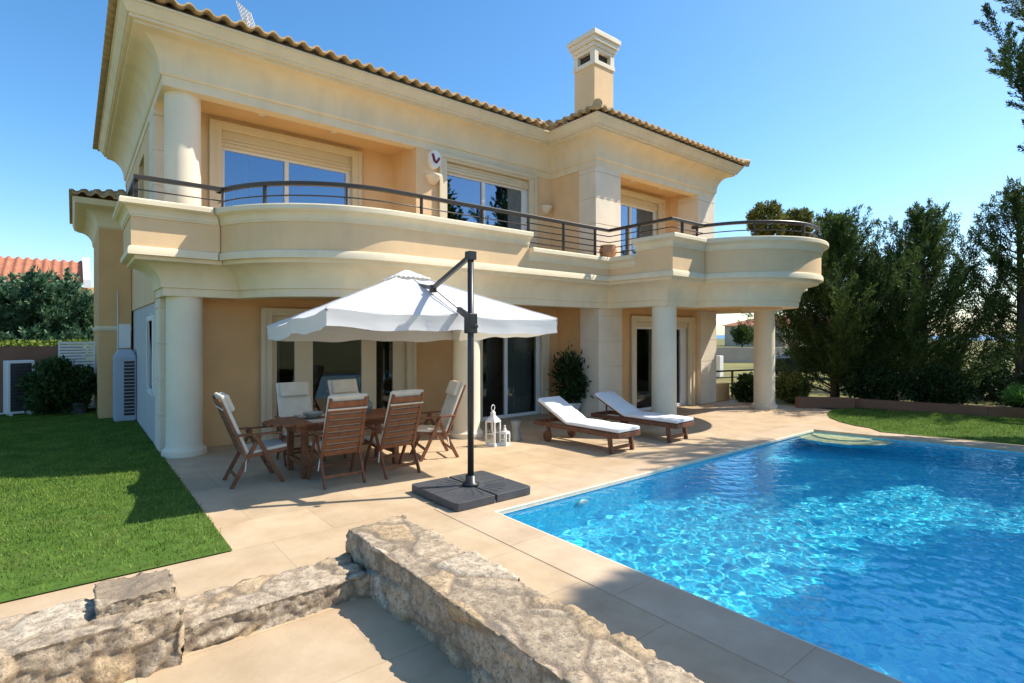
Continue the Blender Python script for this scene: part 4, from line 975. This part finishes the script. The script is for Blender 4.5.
conifer('cypress_tree', (15.5, .45, 0), 10.2, 1.35, 60, 2600, 'tall cypress whose feathery branches hang into the right edge of view', group=GT, seed=4, low=.3, bias=1.3, taper=.38, trunk_r=.2, spread=.15, plume=.7, Lf=.065, Wf=.010, jt=.035)
conifer('cypress_tree', (21.5, 6.8, 0), 4.6, 2.2, 80, 300, 'cypress half hidden behind the leftmost tree of the row', group=GT, seed=5)
for i, (x, y, h, rr_, lab) in enumerate(((12.8, -2.95, 12.6, 1.6, 'tallest tree, with a bare trunk, beside the pool just outside the right of the view'), (11.7, -4.1, 11.0, 1.6, 'cypress by the pool outside the right of the view, behind the bare trunk'), (13.2, -2.4, 9.6, 1.75, 'cypress by the pool outside the right of the view, between the tallest and the farthest'), (16.2, -1.3, 7.0, 1.6, 'shortest cypress by the pool outside the right of the view, farthest from the viewer'), (12.8, -5.2, 11.0, 2.2, 'cypress by the pool outside the right of the view, nearest the viewer'))):
    conifer('cypress_tree', (x, y, 0), h, rr_, 105, 430, lab, group=GT, seed=10 + i, low=.83 if i == 0 else .1, Lf=.2, Wf=.035, taper=.3 if i == 0 else .42)
GH = 'shrubs under the cypress trees'
for i, (x, y, rx, rz, lab) in enumerate(((17.3, 4.0, .8, .55, 'low dark shrub behind the brown wall, under the middle cypress'), (17.9, 2.3, .7, .6, 'low dark shrub behind the brown wall, under the open cypress'), (17.0, 5.3, .7, .5, 'low dark shrub behind the brown wall, under the dense cypress'))):
    shrub('shrub', (x, y, 0), (rx, rx, rz), 5000, lab, group=GH, m='bush_dk', seed=20 + i)
for i, (x, y, lab) in enumerate(((21.2, 5.4, 'big dark bush seen under the dense cypress, farther back'), (21.6, 3.0, 'big dark bush seen through the gap left of the open cypress trunk'), (21.4, .9, 'big dark bush behind the bright green palm'))):
    shrub('shrub', (x, y, 0), (1.35, 1.35, .85), 6500, lab, group=GH, m='bush', Lf=.14, Wf=.04, seed=80 + i)
shrub('shrub', (14.95, 7.8, 0), (.36, .36, .37), 5000, 'rounded green bush just left of the outer wing column', m='bush', seed=30)
shrub('shrub', (16.0, 7.05, 0), (.45, .45, .37), 6000, 'olive green bush just right of the outer wing column', m='ball', seed=31)
shrub('potted_tree', (8.98, 8.95, 0), (.36, .36, .50), 2300, 'small dark potted tree standing against the wall beside the glass door', 'potted plant', m='bush_dk', Lf=.13, Wf=.022, seed=32, pot=(.24, .34, M['white']), stem=.38, sd=.24)
for i, (x, y, rr_) in enumerate(((11.93, 5.78, .43), (12.76, 5.49, .41))):
    o = shrub('balcony_bush', (x, y, 3.24), (rr_, rr_, rr_ * 1.0), 7500, 'round clipped bush on the wing balcony, the %s of the two' % ('larger left one' if i == 0 else 'smaller right one'), 'potted plant', m='ball', Lf=.06, Wf=.016, seed=33 + i, pot=(.26, .5, M['terracotta']), stem=.74, clumps=160, sd=.085, group='bushes on the wing balcony')
o = MB().lathe(0, 0, [(0, 0), (.12, 0), (.17, .08), (.19, .18), (.16, .26), (.17, .29), (.14, .29), (.13, .2), (0, .1)], 24).build('clay_pot', M['terracotta'], auto=45); o.location = (9.0, 7.82, 3.54); tag(o, 'clay pot standing on the low balcony parapet at its inner corner', 'pot')
# spiky bright plant on the far lawn
root = empty('fan_palm', (16.35, 2.05, 0), 0, 'bright green young palm on the far lawn at the right edge', 'plant')
P = []; D = []
for k in range(22):
    az = k * 2.4; el_ = rng.uniform(.3, 1.2); d = np.array([math.cos(az) * math.cos(el_), math.sin(az) * math.cos(el_), math.sin(el_)])
    for j in range(40): P.append(np.array([0, 0, .35]) + d * .3); D.append(d + rng.normal(size=3) * .35)
leaves('fronds', np.array(P), np.array(D), .32, .012, M['palm'], root); MB().tube([(0, 0, 0), (0, 0, .4)], [.06, .05], 8).build('trunk', M['bark'], root)

# low brown wall behind the far lawn, terracotta terrace wall, railing
b = MB()
def wallseg(b, a, c, w, z): b.bar((a[0], a[1], z / 2), (c[0], c[1], z / 2), w, z)
for a, c in (((16.0, 5.6), (16.75, 2.9)), ((16.75, 2.9), (18.3, -1.5)), ((18.3, -1.5), (20.5, -7))): wallseg(b, a, c, .25, .22)
o = tag(b.build('garden_wall', M['brown_wall']), 'low brown garden wall between the far lawn and the cypress trees', 'wall')
b = MB()
for a, c in (((14.75, 6.35), (15.45, 5.75)), ((15.45, 5.75), (15.7, 5.35))): wallseg(b, a, c, .22, .27)
tag(b.build('planter_wall', M['brown_wall']), 'short low brown planter wall at the end of the patio', 'wall')
b = MB(); b.box(14.3, 14.95, 8.35, 8.55, 0, .50); tag(b.build('terrace_wall', M['peach'], bevel=.01), 'low peach wall between the block pillar and the bush', 'wall')
rt = empty('terrace_railing', (14.6, 9.0, 0), 0, 'dark metal railing behind the low peach wall', 'railing')
b = MB(); b.bar((0, 0, .80), (3.6, -.8, .80), .05); b.bar((0, 0, .6), (3.6, -.8, .6), .03); b.bar((0, 0, .4), (3.6, -.8, .4), .03); b.build('rails', M['rail'], rt)
for k in range(4): b = MB(); f = k / 3; b.bar((3.6 * f, -.8 * f, -.02), (3.6 * f, -.8 * f, .80), .05); b.build('post', M['rail'], rt)

# ------------------------------------------------------------------ left background: yard, wall, hedge, neighbour
b = MB(); b.box(-12, .2, 17.9, 18.1, -.02, 1.62); tag(b.build('yard_wall', M['brown_wall']), 'brown rendered garden wall at the back of the left lawn', 'wall')
b = MB(); b.box(-12, .46, 17.55, 17.68, -.02, .05); tag(b.build('kerb', M['white'], bevel=.01), 'thin pale kerb along the back of the left lawn', 'kerb')
fr = empty('louvre_fence', (.1, 17.8, 0), 0, 'white louvred screen fence between the brown wall and the villa', 'fence')
b = MB()
for k in range(9): b.bar((-.35, 0, 1.1 + k * .075), (.36, 0, 1.1 + k * .075), .02, .055)
b.build('slats', M['white'], fr)
for x in (-.36, .34): b = MB(); b.box(x - .02, x + .02, -.02, .02, 0, 1.75); b.build('post', M['white'], fr)
ac = empty('air_conditioner', (-.98, 17.3, 0), R(15), 'white box shaped air conditioner before the brown wall at far left', 'air conditioner')
b = MB(); b.box(-.25, .25, -.17, .17, .06, 1.3); b.box(-.2, -.14, -.17, .17, 0, .06); b.box(.14, .2, -.17, .17, 0, .06); b.build('casing', M['white'], ac, bevel=.015)
b = MB(); b.box(-.19, .19, -.182, -.172, .12, 1.24); b.build('grille', M['black'], ac)
b = MB()
for k in range(14): b.box(-.19, .19, -.192, -.184, .15 + k * .078, .165 + k * .078)
b.build('louvres', M['slate'], ac)
tk = empty('heat_pump', (.90, 14.75, 0), 0, 'tall boxy equipment cabinet coloured in shade grey with dark grille beside the side wall', 'heat pump')
b = MB(); b.box(-.2, .19, -.28, .3, .03, 1.42); b.box(-.16, -.08, -.26, .28, 0, .03); b.box(.08, .16, -.26, .28, 0, .03); b.add([(-.2, -.28, 1.42), (.19, -.28, 1.42), (.19, .3, 1.42), (-.2, .3, 1.42), (-.12, -.2, 1.58), (.12, -.2, 1.58), (.12, .22, 1.58), (-.12, .22, 1.58)], [(0, 1, 5, 4), (1, 2, 6, 5), (2, 3, 7, 6), (3, 0, 4, 7), (4, 5, 6, 7)]); b.build('casing', mat('shade_grey_casing', (.40, .44, .50), .5, .05), tk, bevel=.015)  # white cabinet; the bluish shade it stands in is put into the casing colour
b = MB()
for k in range(16): b.box(-.03, .16, -.292, -.282, .15 + k * .075, .205 + k * .075)
b.build('grille', M['black'], tk)
shrub('shrub', (-.28, 16.9, 0), (.62, .6, .60), 9000, 'broad dark green shrub before the brown wall at far left', m='bush', Lf=.12, Wf=.035, seed=40)
shrub('potted_shrub', (.12, 16.6, 0), (.36, .36, .48), 3000, 'thin leaved shrub in a dark pot beside the villa corner', 'potted plant', m='bush_dk', seed=41, pot=(.2, .3, M['slate']), stem=.15)
root = empty('lime_hedge', (-2.5, 21.0, 0), 0, 'yellow green clipped hedge showing over the brown wall', 'hedge'); n = 9000
P = np.stack([rng.uniform(-6, 3.1, n), rng.normal(0, .22, n), 1.0 + rng.random(n) * .72], -1); leaves('foliage', P, rng.normal(size=(n, 3)) + np.array([0, 0, .6]), .10, .035, M['lime'], root)
GL = 'hedge trees behind the brown wall'
for i, (x, y, h) in enumerate(((-4.9, 23.2, 3.6), (-3.3, 22.9, 3.55), (-2.0, 23.1, 3.6), (-.7, 22.9, 3.45), (.45, 23.3, 3.0))):
    conifer('hedge_tree', (x, y, 0), h, 1.25, 60, 330, ['bluish green hedge tree at the far left border', 'bluish green hedge tree, second from the left border', 'bluish green hedge tree below the middle of the red roof', 'bluish green hedge tree below the right end of the red roof', 'lower bluish green hedge tree beside the villa annex'][i], group=GL, m='conifer2', seed=50 + i, low=.04, taper=.25, plume=.4, Lf=.16, Wf=.04)
# neighbour house left
nb_ = empty('neighbour_house', (-6, 29, 0), 0, 'neighbouring house with red tiled roof above the hedge at left', 'house')
b = MB(); b.box(-8, 6.2, 0, 8, -.02, 3.95); b.box(6.2, 7.4, -.2, 6, -.02, 3.9); b.build('wall', M['peach'], nb_)
bq, _, _ = roof_slope((-8.4, -.4), (6.35, -.4), (0, 1), [], 3.98, slope=.42, vmax=2.9, pitch=.3, amp=.06); bq.build('roof', M['red_tile'], nb_)
b = MB(); b.add([(6.35, -.5, 3.85), (6.6, -.5, 3.85), (6.6, -.5, 4.2), (6.35, -.5, 4.2), (6.35, 2.6, 5.15), (6.6, 2.6, 5.15), (6.6, 2.6, 5.45), (6.35, 2.6, 5.45)], [(0, 1, 2, 3), (4, 7, 6, 5), (0, 4, 5, 1), (1, 5, 6, 2), (2, 6, 7, 3), (3, 7, 4, 0)]); b.build('gable_edge', M['white'], nb_)
b = MB(); b.box(6.6, 7.35, -.22, -.2, 3.1, 3.5); b.build('window', M['black'], nb_)
# ------------------------------------------------------------------ right background
nh = empty('neighbour_house', (97.5, 43.2, 0), R(-12), 'distant beige house with red roof seen past the wing column', 'house')
b = MB(); b.box(-7, 14, -4, 8, -.02, 3.6); b.box(-10, -7, -2, 5, -.02, 2.8); b.build('wall', mat('beige_render', (.50, .40, .30), .9, .08, 1), nh)
b = MB(); b.add([(-7.6, -4.6, 3.55), (14.6, -4.6, 3.55), (14.6, 8.6, 3.55), (-7.6, 8.6, 3.55), (-3, 2, 5.4), (10, 2, 5.4)], [(0, 1, 5, 4), (1, 2, 5), (2, 3, 4, 5), (3, 0, 4), (3, 2, 1, 0)]); b.build('roof', M['red_tile'], nh)
for x in (-4.5, 0, 5): b = MB(); b.box(x, x + 1.3, -4.03, -3.99, 1.2, 2.6); b.build('window', M['black'], nh)
b = MB(); b.bar((33.5, 21.8, .5), (43.5, 13.6, .5), .3, 1.08); tag(b.build('boundary_wall', mat('beige_wall', (.46, .38, .30), .9, .1, 1)), 'long beige boundary wall in front of the distant house', 'wall')
b = MB(); b.box(-.16, .16, -.12, .12, 0, .98); o = b.build('meter_cabinet', M['white'], bevel=.02); o.location = (23.1, 13.4, -.03); tag(o, 'small white utility cabinet beyond the dark railing', 'cabinet')
conifer('distant_tree', (81.5, 43.4, 0), 3.2, 2.2, 40, 120, 'small grey green tree in front of the distant house', seed=70, m='bush', Lf=.3, Wf=.08)
# parked dark car partly behind the cypress
car = empty('car', (25.7, 10.15, -.03), R(-48), 'dark parked car half hidden behind the dense cypress', 'car')
body = [(-2.1, .35), (-2.15, .75), (-1.9, .92), (-1.35, .98), (-.85, 1.38), (.5, 1.42), (1.15, 1.0), (1.9, .88), (2.15, .7), (2.15, .35)]
b = MB(); n = len(body); vs = [(x, -.82 + (.14 if z > 1.1 else 0), z) for x, z in body] + [(x, .82 - (.14 if z > 1.1 else 0), z) for x, z in body]
b.add(vs, [tuple(range(n)), tuple(range(2 * n - 1, n - 1, -1))] + [(i, n + i, n + (i + 1) % n, (i + 1) % n) for i in range(n)]); b.build('body', mat('dark_car_paint', (.018, .021, .025), .6, .05, spec=.12), car, bevel=.05, seg=3)
b = MB()
for s in (-1, 1):
    b.add([(-1.2, s * .80, 1.0), (-.8, s * .70, 1.33), (.42, s * .70, 1.36), (.95, s * .80, 1.02)], [(0, 1, 2, 3)])
b.build('side_glass', M['black'], car)
for x in (-1.35, 1.35):
    for s in (-1, 1):
        b = MB(); b.lathe(0, 0, [(0, -.1), (.3, -.1), (.32, -.05), (.32, .05), (.3, .1), (0, .1)], 24); w_ = b.build('wheel', M['black'], car, auto=30); w_.location = (x, s * .76, .32); w_.rotation_euler = (R(90), 0, 0)
        b = MB(); b.lathe(0, 0, [(0, -.11), (.18, -.11), (.2, -.09), (0, -.09)], 16); r_ = b.build('hubcap', M['alu'], w_); r_.scale = (1, 1, -s if s else 1)
for s in (-1, 1): b = MB(); b.box(2.1, 2.17, s * .6 - .14, s * .6 + .14, .62, .76); b.build('headlight', M['alu'], car)
